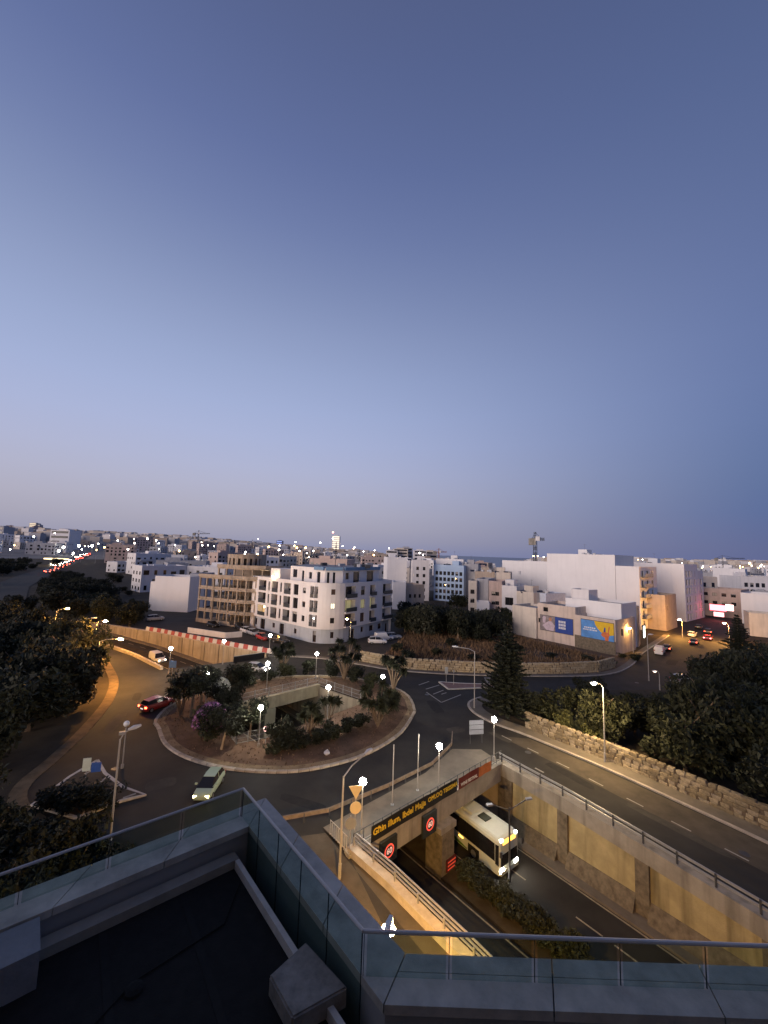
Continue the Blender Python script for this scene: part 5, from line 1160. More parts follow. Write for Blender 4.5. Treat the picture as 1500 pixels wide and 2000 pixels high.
pw_m, pr_m, pk_m, ps_m, py_m = paint('paint_white', (.72, .72, .72)), paint('paint_red', (.28, .02, .02)), paint('paint_black', (.02, .02, .022)), paint('paint_silver', (.42, .43, .45)), paint('paint_pale_green', (.42, .52, .36))
q = G(307, 1383); car('dark red car with glowing tail lights driving round the left of the roundabout', (q.x, q.y, .01), R(62), 'hatch', pr_m, tail=EM('tail_bright', (1, .10, .04), 14), plate=True)
q = G(405, 1549); car('pale car with bright yellowish headlights on the roundabout just above the handrail', (q.x, q.y+.3, .01), R(272), 'hatch', py_m, front=EM('head_yellow', (1, .78, .35), 26))
bpy.data.objects['car.001'].scale = (.88, .9, .9)
q = G(316, 1285, -2.7); car('white van with bright headlights on the far sunken road', (q.x, q.y-1.6, -3.0), R(-38), 'van', pw_m, front=EM('head_dim', (1, .86, .6), 26), name='van')
q = G(497, 1316); car('silver car with headlights on at the back of the roundabout', (q.x, q.y+1.2, .01), R(-14), 'hatch', ps_m, front=head_e)
for px, py, yaw, kd, pm, lab in ((737, 1257, 5, 'suv', pw_m, 'white sport utility car parked at the right of the apartments'), (750, 1250, 20, 'van', pw_m, 'white van parked behind the white sport utility car'), (768, 1247, 10, 'hatch', ps_m, 'light car parked at the right end of the apartment row'), (482, 1236, -40, 'hatch', pw_m, 'pale car parked at the left foot of the white apartments'), (494, 1240, -40, 'hatch', ps_m, 'silver car parked second from the left at the apartments'), (513, 1249, -45, 'hatch', paint('paint_bright_red', (.5, .04, .03)), 'bright red car parked beside the red and white barriers'), (532, 1252, -35, 'hatch', pk_m, 'black car parked beside the bright red car'), (548, 1256, -35, 'suv', pk_m, 'dark sport utility car parked before the apartment corner'), (416, 1224, -35, 'hatch', pk_m, 'dark car parked before the unfinished building'), (303, 1212, 40, 'suv', ps_m, 'silver car parked by the plain white box building'), (468, 1228, -50, 'hatch', pk_m, 'dark car parked in the gap between the unfinished building and the apartments')):
    g = G(px, py, .03); car(lab, (g.x, g.y, .03), R(yaw), kd, pm, name='van' if kd == 'van' else 'car')
for px, py, yaw, kd, pm, t, lab in ((1289, 1277, 48, 'van', pw_m, None, 'white van parked at the left kerb of the right-hand street'), (1303, 1270, 48, 'hatch', pk_m, tail_e, 'dark car with a red tail light in front of the parked white van'), (1356, 1258, 45, 'hatch', pk_m, tail_e, 'dark car with red tail lights in the right-hand street'), (1383, 1250, 45, 'hatch', pr_m, EM('tail_pink', (1, .25, .25), 12), 'car with glaring pink brake lights in the right-hand street'), (1352, 1243, 45, 'hatch', pw_m, None, 'white car parked on the left of the right-hand street'), (1384, 1238, 45, 'suv', pk_m, tail_e, 'dark car ahead of the car with glaring brake lights'), (1365, 1228, 45, 'hatch', pk_m, None, 'dark car parked farther up the right-hand street'), (1332, 1333, 20, 'hatch', ps_m, None, 'car roof showing above the trees beside the far right road')):
    g = G(px, py); car(lab, (g.x, g.y, .01), R(yaw), kd, pm, tail=t, name='van' if kd == 'van' else 'car')
# queue of traffic far away on the left
fr = MB(); L_, R_ = off(far_road, -7), off(far_road, 7)
zz = lambda p: max(terrain(p[0], p[1]), 0)+.12
for a, b, c, d in zip(L_, L_[1:], R_[1:], R_): fr.quad((*a, zz(a)), (*b, zz(b)), (*c, zz(c)), (*d, zz(d)))
structure('distant_road', fr, asphalt_old)
tl2 = EM('tail_far', (1, .10, .05), 30, False); hl2 = EM('head_far', (1, .92, .75), 110, False)
random.seed(11); k = 0
for p, h in walk(far_road, 10, 215):
    k += 1; n = Vector((math.sin(h), -math.cos(h)))
    for s, mt, lab in ((3.6, 't', 'distant car with red tail lights in the far left queue'), (-3.6, 'h', 'distant car with white headlights coming along the far left road')):
        if random.random() < .42 or (mt == 'h' and k < 7): continue
        q = p+n*s*(1 if k % 2 else .5)+Vector((math.cos(h), math.sin(h)))*random.uniform(-4.5, 4.5); o = car(lab, (q.x, q.y, zz(q)), h if mt == 't' else h+math.pi, 'hatch', random.choice((pk_m, ps_m, pw_m)), tail=tl2 if mt == 't' else None, front=hl2 if mt == 'h' else None, group='tail-lit cars in the far left queue' if mt == 't' else 'oncoming cars on the far left road', simple=True)
        o.scale = (1.4, 1.4, 1.4)
p = AT(111, 1085, 330); o = thing('petrol_station', 'brightly lit petrol station canopy beside the far left road', 'petrol station', (p.x, p.y, terrain(p.x, p.y)), R(-25)); part('canopy', MB().box((0, 0, 5.2), (20, 9, 1.0)), EM('canopy_light', (1, .78, .42), 2.6, False), o)
for x in (-7, 0, 7): part('column', MB().box((x, 0, 0), (.5, .5, 5.2)), white2, o); part('pump', MB().box((x+1.5, -1, 0), (.8, .6, 1.7)), EM('pump_light', (1, .9, .7), 3, False), o)
# ---- bus (front along +x)
bo = thing('bus', 'white and green city bus with lit headlights coming out from under the bridge', 'bus', (0, 0, 0))
bw, bh, bl_ = 1.275, 3.05, 11.8
def bsec(x, w, z0, z1, r=.22): return [(x, -w, z0), (x, w, z0), (x, w, z1-r), (x, w-r*.5, z1-r*.25), (x, w-r*1.2, z1), (x, -w+r*1.2, z1), (x, -w+r*.5, z1-r*.25), (x, -w, z1-r)]
buswhite = paint('bus_white', (.66, .69, .58), .35); busgreen = paint('bus_green', (.10, .22, .03), .35)
part('body', MB().loft([bsec(-bl_+.05, bw*.94, .5, bh-.15), bsec(-bl_+.25, bw, .34, bh), bsec(-.35, bw, .34, bh), bsec(-.1, bw*.97, .34, bh-.08), bsec(0, bw*.9, .42, bh-.25)]), buswhite, bo)
for s in (-1, 1):
    for k in range(7):
        x0 = -11.3+k*1.55; w_ = part('side_window', MB().box((x0+.75, s*(bw+.008), 1.25), (1.535, .03, 1.35)), glass_d, bo)
    part('cab_window', MB().loft([[(-.42, s*(bw-.02), 1.1), (-.42, s*(bw+.025), 1.1), (-.42, s*(bw+.025), 2.6), (-.42, s*(bw-.02), 2.6)], [(-.1, s*(bw-.06), 1.05), (-.1, s*(bw+.0), 1.05), (-.1, s*(bw+.0), 2.6), (-.1, s*(bw-.06), 2.6)]]), glass_d, bo)
    part('green_panel', MB().loft([[(-11.4, s*(bw+.006), .42), (-11.4, s*(bw+.022), .42), (-11.4, s*(bw+.022), 1.2), (-11.4, s*(bw+.006), 1.2)], [(-8.0, s*(bw+.006), .4), (-8.0, s*(bw+.022), .4), (-8.0, s*(bw+.022), 1.1), (-8.0, s*(bw+.006), 1.1)], [(-3.5, s*(bw+.006), .4), (-3.5, s*(bw+.022), .4), (-3.5, s*(bw+.022), .48), (-3.5, s*(bw+.006), .48)]]), busgreen, bo)
    part('headlight', MB().box((-.02, s*.95, .55), (.16, .42, .26)), EM('bus_head', (1, .95, .82), 130), bo)
    part('marker_light', MB().box((-.08, s*.95, bh-.2), (.2, .3, .14)), EM('bus_marker', (1, .95, .8), 12), bo)
    part('indicator', MB().box((-4.2, s*(bw+.02), 1.0), (.5, .04, .1)), amber_e, bo)
    part('wheel_arch', MB().box((-2.75, s*(bw+.004), .3), (1.25, .02, .72)), tyrem, bo); part('wheel_arch', MB().box((-8.9, s*(bw+.004), .3), (1.25, .02, .72)), tyrem, bo)
    part('mirror', MB().box((.25, s*1.42, 2.0), (.14, .2, .42)), metal_d, bo)
part('windscreen', MB().loft([[(-.06, -1.12, 1.0), (-.06, 1.12, 1.0), (-.13, 1.08, 2.5), (-.13, -1.08, 2.5)], [(.04, -1.1, 1.0), (.04, 1.1, 1.0), (-.03, 1.06, 2.5), (-.03, -1.06, 2.5)]]), glass_d, bo)
part('destination_display', MB().box((-.06, 0, 2.55), (.16, 1.7, .32)), EM('amber_display', (1, .48, .08), 3.0), bo)
part('bumper', MB().box((-.02, 0, .36), (.18, 2.3, .3)), buswhite, bo)
for x, sx in ((-2.6, .9), (-5.4, .7)): part('roof_hatch', MB().box((x, .0, bh-.01), (sx, .8, .09)), M('hatch_dark', (.05, .06, .04), .5), bo)
part('cooling_unit', MB().box((-4.1, 0, bh-.02), (1.4, 1.5, .22)), buswhite, bo)
for y in (-.55, 0, .55): part('roof_vent', MB().box((-6.9+.1*y, y, bh-.01), (1.9, .22, .08)), M('hatch_dark', None), bo)
wheels(bo, (-8.9, -2.75), bw, .48, .28)
bdir = Vector((.585, -.81)); bo.location = (11.45, 35.05, -5.33); bo.rotation_euler = (R(0), R(0), math.atan2(bdir.y, bdir.x))
# ------------------------------------------------------------------ plants
def crown_mesh(name, seed, n, leaf, mat, lumps=15, flat=.8, hollow=.35):
    r = random.Random(seed); mb = MB(); C = []
    for k in range(lumps):
        a = r.uniform(0, 6.28); q = r.uniform(.2, .76); C.append((Vector((q*math.cos(a), q*math.sin(a), r.uniform(-.5, .68)*flat)), r.uniform(.2, .44)))
    C.append((Vector((0, 0, .05)), .55))
    for k in range(n):
        c, rad = r.choice(C); d = Vector((r.gauss(0, 1), r.gauss(0, 1), r.gauss(0, .9))).normalized(); p = c + d*rad*(r.uniform(hollow, 1)**.5)*r.uniform(.85, 1.1)
        u = (d*.6+Vector((r.gauss(0, 1), r.gauss(0, 1), r.gauss(0, 1)))).normalized(); v = u.orthogonal().normalized(); v = (v*math.cos(k)+u.cross(v)*math.sin(k)); s = leaf*r.uniform(.45, 1.7)
        mb.quad(p-v*s*.5, p+u*s*.5-v*s*.1, p+v*s*.5+u*s*.9, p+u*s*.3+v*s*.55)
    me = mb.mesh(name); me.materials.append(mat); return me
crowns = {}
for nm, mt in (('dark', leaf_a), ('mid', leaf_b), ('grey', leaf_c)):
    crowns[nm] = [crown_mesh('crown', 50+i, 3300, .10, mt, 15+2*i) for i in range(3)]
shrubs = {nm: [crown_mesh('foliage', 80+i, 1700, .125, mt, 12, .9) for i in range(2)] for nm, mt in (('dark', leaf_a), ('mid', leaf_b), ('grey', leaf_c), ('yellow', leaf_lit))}
def trunk_mesh(seed, lean=0.):
    r = random.Random(seed); mb = MB(); top = Vector((lean, 0, 1)); mb.tube([(0, 0, 0), (lean*.3, 0, .35), (lean*.7, .02, .7), top], [.10, .075, .06, .04], 7)
    for k in range(5):
        a = k*1.3+r.random(); b = Vector((lean*.6, 0, .62))+Vector((0, 0, .07*k)); mb.tube([b, b+Vector((math.cos(a)*.25, math.sin(a)*.25, .25)), b+Vector((math.cos(a)*.5, math.sin(a)*.5, .45))], [.035, .025, .012], 5)
    me = fix(mb.mesh('trunk')); me.materials.append(bark); return me
trunks = [trunk_mesh(i, l) for i, l in enumerate((0, .12, -.1))]
trunk_pale = trunk_mesh(9, .35).copy(); trunk_pale.materials[0] = M('pale_bark', (.42, .30, .18), .9, .2, 5, .5)
def tree(label, loc, h, r, kind='dark', group=None, name='tree', lean=None, rv=None, full=False):
    o = thing(name, label, 'tree', loc, random.uniform(0, 6.28), group); t = part('trunk', lean or random.choice(trunks), None, o); t.scale = (h*.35, h*.35, h*.62)
    c = part('crown', random.choice(crowns[kind]), None, o); q_ = r*(rv or .85)
    if full: q_ = max(q_, h*.56)
    c.location = (0, 0, h-q_*.95); c.scale = (r, r*random.uniform(.85, 1.1), q_); return o
def bush(label, loc, r, h, kind='dark', group=None, flowers=None, name='shrub'):
    o = thing(name, label, 'shrub', loc, random.uniform(0, 6.28), group); c = part('foliage', random.choice(shrubs[kind]), None, o); c.location = (0, 0, h*.45); c.scale = (r, r*random.uniform(.8, 1.1), h*.58)
    part('stem', MB().tube([(0, 0, 0), (.05, 0, h*.4)], [.07, .04], 5), bark, o)
    if flowers:
        rr = random.Random(3); mb = MB()
        for k in range(420):
            d = Vector((rr.gauss(0, 1), rr.gauss(0, 1), abs(rr.gauss(.6, 1)))).normalized(); p = Vector((d.x*r*.95, d.y*r*.95, h*.45+d.z*h*.62)); u = Vector((rr.gauss(0, 1), rr.gauss(0, 1), rr.gauss(0, 1))).normalized()*.14; v = u.orthogonal().normalized()*.14
            mb.quad(p-u, p+v, p+u, p-v)
        q = part('flowers', mb, flowers, o, nofix=True); q['kind'] = 'stuff'
    return o
def yucca(label, loc, h, n, spread, seed, kind=leaf_b, name='yucca'):
    r = random.Random(seed); o = thing(name, label, 'tree', loc); part
    for k in range(n):
        a = 6.28*k/n+r.random(); top = Vector((math.cos(a)*spread*r.uniform(.4, 1), math.sin(a)*spread*r.uniform(.4, 1), h*r.uniform(.55, 1)))
        st_ = part('stem', MB().tube([(0, 0, 0), top*.4+Vector((0, 0, h*.08)), top], [.14, .09, .07], 6), bark, o); tf = MB()
        for j in range(130):
            d = Vector((r.gauss(0, 1), r.gauss(0, 1), r.gauss(.25, .8))).normalized(); L = r.uniform(.55, 1.1); s = d.orthogonal().normalized()*.065; m_ = top+d*L*.5+Vector((0, 0, .05)); e = top+d*L-Vector((0, 0, .12)); tf.quad(top-s, top+s, m_+s, m_-s); tf.tri(m_-s, m_+s, e)
        part('leaf_tuft', tf, kind, st_, nofix=True)
    return o
random.seed(33)
# on the roundabout
I = .12
tree('tall dark olive-like tree on the left of the roundabout', (*G(372, 1402)[:2], I), 6.2, 2.9, 'dark')
tree('second dark tree close behind the tall tree on the left of the roundabout', (*G(392, 1380)[:2], I), 5.2, 2.3, 'grey')
bush('oleander covered in pink flowers on the left of the roundabout', (*G(408, 1446)[:2], I), 1.9, 3.5, 'mid', flowers=flower_p, name='oleander')
t = tree('dark drooping tree with a pale leaning trunk at the front of the roundabout', (*G(432, 1466)[:2], I), 4.4, 2.3, 'dark', lean=trunk_pale); t.rotation_euler = (0, 0, R(20))
tree('dark round tree between the leaning tree and the lit stair', (*G(488, 1440)[:2], I), 4.0, 1.9, 'dark')
bush('shrub with white flowers behind the far railing on the left', (*G(424, 1372)[:2], I), 1.7, 2.9, 'grey', flowers=flower_w)
for px, py, r, h, kd, lab in ((452, 1345, 1.7, 2.6, 'dark', 'dark clipped shrub behind the railing left of the middle'), (486, 1340, 1.6, 2.0, 'mid', 'low shrub behind the railing before the silver car'), (520, 1333, 1.6, 1.9, 'dark', 'low dark shrub behind the railing right of the silver car'), (560, 1322, 1.7, 2.3, 'mid', 'shrub behind the railing left of the back lamp'), (602, 1318, 1.7, 2.4, 'dark', 'reddish dark shrub beside the back lamp'), (650, 1322, 1.8, 2.6, 'dark', 'dense dark shrub right of the back lamp'), (690, 1333, 1.9, 2.7, 'dark', 'dense dark shrub at the back right of the roundabout'), (722, 1345, 1.7, 2.6, 'mid', 'shrub before the rightmost yucca of the roundabout'), (765, 1382, 1.3, 2.0, 'mid', 'small shrub at the right rim of the roundabout')):
    bush(lab, (*G(px, py)[:2], I), r, h, kd)
for px, py, r, h, kd, lab in ((560, 1468, 1.5, 1.7, 'dark', 'dark low shrub at the front right of the lit stair'), (590, 1462, 1.6, 1.9, 'dark', 'dark hedge shrub at the front of the opening, left of the small yucca'), (622, 1454, 1.5, 1.8, 'dark', 'dark hedge shrub at the front of the opening, right of the small yucca'), (650, 1442, 1.5, 1.8, 'mid', 'hedge shrub before the pale wall of the opening'), (678, 1430, 1.5, 1.8, 'dark', 'hedge shrub left of the large yucca'), (702, 1420, 1.4, 1.7, 'dark', 'hedge shrub at the foot of the large yucca'), (538, 1474, 1.2, 1.3, 'mid', 'lowest shrub next to the lit stair')):
    bush(lab, (*G(px, py)[:2], I), r, h, kd)
tree('bushy dark tree at the back left of the roundabout opening', (*G(470, 1352)[:2], I), 4.4, 2.2, 'dark', full=True); tree('dark tree hanging over the left end of the beam', (*G(445, 1402)[:2], I), 4.2, 2.0, 'dark', full=True); tree('dark bushy tree right of the lit stair in the roundabout', (*G(545, 1462)[:2], I), 3.4, 1.6, 'dark', full=True); tree('bushy tree at the right of the roundabout near the yucca', (*G(757, 1398)[:2], I), 3.8, 1.7, 'mid', full=True)
yucca('large many-stemmed yucca on the right of the roundabout', (*G(737, 1420)[:2], I), 4.4, 13, 2.1, 1)
yucca('slim yucca with two stems at the front of the opening', (*G(605, 1452)[:2], I), 3.9, 6, 1.2, 2)
yucca('yucca with few tufts before the lit pale wall', (*G(640, 1425)[:2], I), 3.6, 3, 1.3, 3)
yucca('tall yucca behind the back lamp of the roundabout', (*G(672, 1330)[:2], I), 6.0, 12, 2.3, 4, leaf_a)
yucca('tall yucca at the back right of the roundabout', (*G(768, 1352)[:2], I), 5.4, 12, 2.6, 5, leaf_a)
yucca('yucca left of the back lamp beside the barrier end', (*G(552, 1315)[:2], I), 4.6, 9, 1.9, 6, leaf_a)
yucca('yucca on the left rim of the roundabout beside the red car', (*G(352, 1400)[:2], I), 4.6, 6, 1.6, 7, leaf_a)
def conifer(label, loc, h, r, seed, tiers=13, mat=leaf_a, dens=3):
    rr = random.Random(seed); o = thing('conifer', label, 'tree', loc); part('trunk', MB().tube([(0, 0, 0), (0, 0, h*.98)], [.2, .04], 7), bark, o); mb = MB()
    for k in range(tiers):
        t = k/(tiers-1); z = h*(.06+.9*t); rad = r*(1-t)**.8*rr.uniform(.85, 1.12)+.22; nb = 13 if t < .7 else 8
        for j in range(nb):
            a = 6.28*(j+rr.random()*.5)/nb; L = rad*rr.uniform(.5, 1.12)*(1+.22*math.sin(a*2+seed)+.15*math.sin(a*3+k*.7)); d = Vector((math.cos(a), math.sin(a), 0)); n = max(6, int(L*16))
            for q in range(n):
                s = (q+.6)/n; p = d*L*s+Vector((0, 0, z+.22*L*s*s-.1*L*s)); sp = .46*(1.1-s*.6)
                for _ in range(dens):
                    u = Vector((rr.gauss(0, 1), rr.gauss(0, 1), rr.gauss(.2, .6))).normalized()*sp*rr.uniform(.7, 1.3); v = u.orthogonal().normalized()*.12; mb.tri(p-v, p+v, p+u)
    part('crown', mb, mat, o, nofix=True); return o
conifer('tall dark layered pine at the corner of the right slip road', (17.3, 53.4, .1), 12.6, 4.0, 4, 24)
conifer('dark conifer beside the street lamp and traffic on the right', (74.5, 82, 0), 10.8, 3.2, 8, 20)
bush('big rounded olive shrub right of the tall pine', (*G(1072, 1414)[:2], .1), 2.6, 3.8, 'mid'); bush('dark shrub at the foot of the tall pine', (*G(1040, 1408)[:2], .1), 2.0, 3.2, 'dark')
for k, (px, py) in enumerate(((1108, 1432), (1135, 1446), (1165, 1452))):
    bush(['leftmost', 'middle', 'rightmost'][k]+' of three lamp-lit yellow-green shrubs behind the rubble wall', (*G(px, py)[:2], .1), 1.5, 2.3-.2*k, 'yellow')  # these shrubs use the leaf colour with lamp light painted in
tree('rounded dark tree between the pine and the far right road', (30.5, 57.5, 0), 4.4, 2.5, 'dark')
# limit of tree tops as seen, so that woods do not hide what lies behind
def lim(px, tab):
    for (a, ya), (b, yb_) in zip(tab, tab[1:]):
        if a <= px <= b: return ya+(yb_-ya)*(px-a)/(b-a)
    return tab[0][1] if px < tab[0][0] else tab[-1][1]
def pix(p):
    v = Vector(p)-Vector((0, 0, CAMH)); z = v.dot(FW); return CX+FPX*v.dot(RT)/z, CY-FPX*v.dot(UP)/z
def dist_seg(p, line):
    best = 1e9
    for a, b in zip(line, line[1:]):
        a, b = Vector(a[:2]), Vector(b[:2]); t = max(0, min(1, (p-a).dot(b-a)/(b-a).length_squared)); best = min(best, (p-(a+(b-a)*t)).length)
    return best
def in_poly(p, q):
    c = False; j = len(q)-1
    for i in range(len(q)):
        if (q[i][1] > p[1]) != (q[j][1] > p[1]) and p[0] < (q[j][0]-q[i][0])*(p[1]-q[i][1])/(q[j][1]-q[i][1])+q[i][0]: c = not c
        j = i
    return c
def wood(poly, n, tab, hr, rr, mind, label, group, kinds=('dark', 'dark', 'mid', 'grey'), clear=None, cd=2.5):
    xs = [p[0] for p in poly]; ys = [p[1] for p in poly]; pts = []; tries = 0
    while len(pts) < n and tries < 6000:
        tries += 1; p = Vector((random.uniform(min(xs), max(xs)), random.uniform(min(ys), max(ys))))
        if not in_poly(p, poly) or any((p-q).length < mind for q in pts): continue
        if clear and dist_seg(p, clear) < cd: continue
        h = random.uniform(*hr); r = random.uniform(*rr); px, py = pix((*p, 0)); pl = lim(px, tab)
        zt = AT(px, pl+random.uniform(0, 14), p.y).z
        h = min(h, zt)
        if h < 1.6 or px < -120 or px > 1620: continue
        pts.append(p); r = min(r, h*.6); k = random.choice(kinds)
        lx, ly = pix((p.x, p.y, h*.6)); lm = min(marks, key=lambda m_: math.hypot(m_[0]-lx, (m_[1]-ly)*1.3))[2]
        size = 'tallest' if h > 8 else 'tall' if h > 6 else 'mid-sized' if h > 4 else 'low'
        tree('%s %s tree %s' % (size, {'dark': 'dark green', 'mid': 'olive green', 'grey': 'greyish'}[k], lm), (p.x, p.y, 0), h, r, k, group, rv=.9, full=True)
marks = [(0, 1150, 'at the left edge above the wood'), (20, 1095, 'at the left edge beside the far road'), (60, 1100, 'left of the far queue of cars'), (150, 1125, 'between the far road and the white houses'), (10, 1250, 'at the left edge of the dark wood'), (10, 1380, 'at the left edge in the lower wood'), (10, 1520, 'at the left edge below the traffic island'), (95, 1130, 'below the far queue of cars'), (95, 1230, 'under the farthest orange lamp'), (190, 1240, 'beside the second orange lamp'), (230, 1175, 'before the white houses beyond the wood'), (270, 1200, 'left of the plain white box building'), (190, 1320, 'by the lit lamp at the road bend'), (110, 1330, 'in the middle of the left wood'), (150, 1400, 'over the inner verge of the left road'), (60, 1450, 'before the verge, left of the road'), (150, 1580, 'below the large traffic island'), (250, 1600, 'by the tall unlit lamp under the terrace'), (350, 1620, 'just under the glass balustrade'), (40, 1640, 'at the lower left edge behind the glass'), (120, 1630, 'behind the glass left of the tall unlit lamp'), (180, 1600, 'behind the glass beside the tall unlit lamp'), (60, 1690, 'lowest at the left handrail'), (300, 1580, 'right of the tall unlit lamp'), (400, 1580, 'near the pale car behind the glass'),
         (800, 1190, 'in the grove next to the white apartments'), (850, 1200, 'in the grove behind the small hut'), (900, 1195, 'in the middle of the grove behind the field'), (950, 1200, 'at the right of the grove by the townhouses'), (1090, 1370, 'behind the lamp-lit shrubs'), (1160, 1350, 'left of the warm-lit lamp'), (1240, 1370, 'right of the warm-lit lamp'), (1300, 1345, 'along the far right road'), (1380, 1300, 'below the traffic in the right-hand street'), (1460, 1290, 'right of the dark conifer'), (1450, 1380, 'high at the right edge of the wood'), (1330, 1420, 'in the middle of the right wood'), (1240, 1450, 'just behind the rubble wall'), (1340, 1500, 'behind the lower rubble wall'), (1430, 1480, 'in the lower right wood'), (1480, 1560, 'at the right edge by the slip road')]
left_tab = [(-200, 1075), (0, 1090), (60, 1118), (130, 1115), (180, 1160), (215, 1172), (270, 1185), (292, 1225), (300, 1255)]
wood([(-34, 36), (-38, 50), (-46, 63), (-60, 76), (-90, 88), (-130, 100), (-160, 100), (-60, 20), (-40, 24)], 58, left_tab, (6, 10), (3, 4.6), 4.2, 'dark wood on the left', 'trees of the dark wood on the left', clear=left_edge, cd=4.)
wood([(-62, 95), (-88, 108), (-100, 118), (-150, 150), (-190, 150), (-150, 190), (-100, 175), (-78, 150), (-64, 122)], 44, [(-200, 1090), (0, 1108), (60, 1135), (110, 1128), (150, 1132), (215, 1160), (285, 1172), (300, 1205)], (5, 8), (3.4, 5), 6, 'scrub beyond the left road', 'trees beyond the left road', kinds=('dark', 'dark', 'mid'), clear=far_road, cd=11)
wood([(-150, 140), (-205, 205), (-250, 275), (-300, 360), (-420, 380), (-330, 230), (-220, 140)], 70, [(-300, 1066), (0, 1078), (60, 1090), (85, 1098), (120, 1110)], (5, 9), (4.5, 7), 7, 'far wood', 'trees left of the far road', kinds=('dark', 'dark', 'mid'), clear=far_road, cd=13)
wood([(-110, 130), (-150, 170), (-195, 238), (-240, 312), (-205, 330), (-150, 240), (-100, 165)], 60, [(0, 1110), (100, 1106), (140, 1112), (200, 1130), (290, 1160)], (4, 7), (3.6, 6), 5.5, 'right of far road', 'trees right of the far road', kinds=('dark', 'dark', 'mid'), clear=far_road, cd=12)
wood([(-34, 22), (-28, 31), (-17, 27.5), (-9, 23), (-6, 15), (-20, 10), (-40, 18)], 30, [(0, 1440), (60, 1580), (200, 1560), (300, 1570), (420, 1590), (520, 1600)], (2.5, 5), (1.8, 2.8), 2.0, 'thicket below the terrace', 'trees in the thicket below the terrace', kinds=('dark', 'mid'), clear=left_edge, cd=2.8)
right_tab = [(1000, 1345), (1100, 1335), (1190, 1330), (1240, 1340), (1330, 1345), (1345, 1320), (1385, 1272), (1440, 1262), (1500, 1255), (1650, 1240)]
wood([(22, 49), (28, 57), (40, 62.5), (52, 64), (61, 69), (78, 84), (110, 100), (110, 60), (60, 20), (46, 14), (36, 29.5), (28.5, 41)], 62, right_tab, (5, 9), (2.6, 4.0), 3.4, 'dark wood on the right', 'trees of the dark wood on the right', clear=RWp, cd=2.6)
wood([(5, 106), (8, 124), (30, 127), (39, 117), (35, 106), (24, 97), (12, 99)], 44, [(700, 1158), (780, 1160), (850, 1172), (930, 1186), (1000, 1176), (1060, 1190)], (4.5, 9), (2.8, 4.4), 3.0, 'grove behind the dry field', 'trees of the grove behind the dry field')
tree('round green tree under the two orange lamps in the middle lane', (*AT(897, 1160, 150)[:2], 0), 7.2, 4.2, 'mid')
for px, py, Y in ((225, 1118, 215), (115, 1070, 300), (40, 1190, 120), (300, 1086, 300), (1240, 1095, 260)): p = AT(px, py, Y); tree('single dark tree standing %s' % {225: 'before the white houses on the left', 115: 'by the petrol station', 40: 'above the dark wood at the left edge', 300: 'between pale houses on the left', 1240: 'on the roof line behind the tallest party wall'}[px], (p.x, p.y, terrain(p.x, p.y)), min(9, max(5, p.z)), 4, 'dark')
for px, py, r, h, lab in ((120, 1585, 1.7, 1.9, 'at the left of the large traffic island'), (165, 1578, 1.6, 1.8, 'in the middle of the large traffic island'), (205, 1582, 1.4, 1.5, 'at the right of the large traffic island'), (90, 1578, 1.5, 1.7, 'at the left tip of the large traffic island')): bush('dark overgrown shrub '+lab, (*G(px, py)[:2], .1), r, h, 'dark')
# median shrubs of the sunken road
random.seed(8); k = 0
for i, t in ((5.45, 0), (5.2, 0), (4.95, 0), (4.75, 0), (4.5, 0), (4.25, 0), (4.0, 0), (3.75, 0), (3.5, 0), (3.2, 0), (2.9, 0), (2.5, 0)):
    a = int(i); p = across(a, .525).lerp(across(a+1, .525), i-a); k += 1
    bush('dark shrub in the median of the sunken road, %s from the bridge pier' % ['first', 'second', 'third', 'fourth', 'fifth', 'sixth', 'seventh', 'eighth', 'ninth', 'tenth', 'eleventh', 'twelfth'][k-1], (p.x, p.y, p.z+.15), 1.35, random.uniform(1.4, 2.0), random.choice(('dark', 'mid')), 'shrubs in the median of the sunken road')
# dry field grass
gm_ = MB(); random.seed(14); fld = [(0, 77), (5, 74.5), (16.4, 73.2), (33.4, 74.2), (42, 76.8), (49, 84), (37, 104), (28, 118), (10, 116), (5, 96)]
n = 0
while n < 15000:
    p = Vector((random.uniform(0, 50), random.uniform(73, 118)))
    if not in_poly(p, fld): continue
    if math.sin(p.x*.35+math.sin(p.y*.2)*2)+math.sin(p.y*.45+p.x*.1) < random.uniform(-2.2, .6): n += .05; continue
    n += 1; h = random.uniform(.25, .95); a = random.uniform(0, 6.28); s = Vector((math.cos(a), math.sin(a), 0))*.13; b = Vector((*p, .02)); gm_.tri(b-s, b+s, b+Vector((random.uniform(-.3, .3), random.uniform(-.3, .3), h)))
o = part('dry_grass', gm_, drygrass, None, nofix=True); tag(o, 'tall dry brown grass covering the field behind the yellow wall', 'grass', kind='stuff')
for k, (px, py) in enumerate(((1150, 1290), (1215, 1285), (1190, 1297), (880, 1262), (850, 1280), (800, 1290), (1240, 1290), (1010, 1275), (775, 1272), (960, 1255), (905, 1240), (830, 1238), (925, 1290), (1075, 1285))):
    bush('small green bush in the dry field %s' % ['below the yellow billboard', 'at the corner of the billboard house', 'at the end of the yellow wall', 'near the middle', 'left of the middle', 'behind the left end of the yellow wall', 'beside the corner lamp', 'behind the pine', 'low on the left of the field', 'below the ruined enclosure', 'before the grove on the right', 'before the grove on the left', 'behind the long-armed lamp', 'right of the field middle'][k], (*G(px, py)[:2], 0), random.uniform(1, 2.2), random.uniform(1, 2.0), random.choice(('mid', 'dark')))
sg = MB(); random.seed(2)
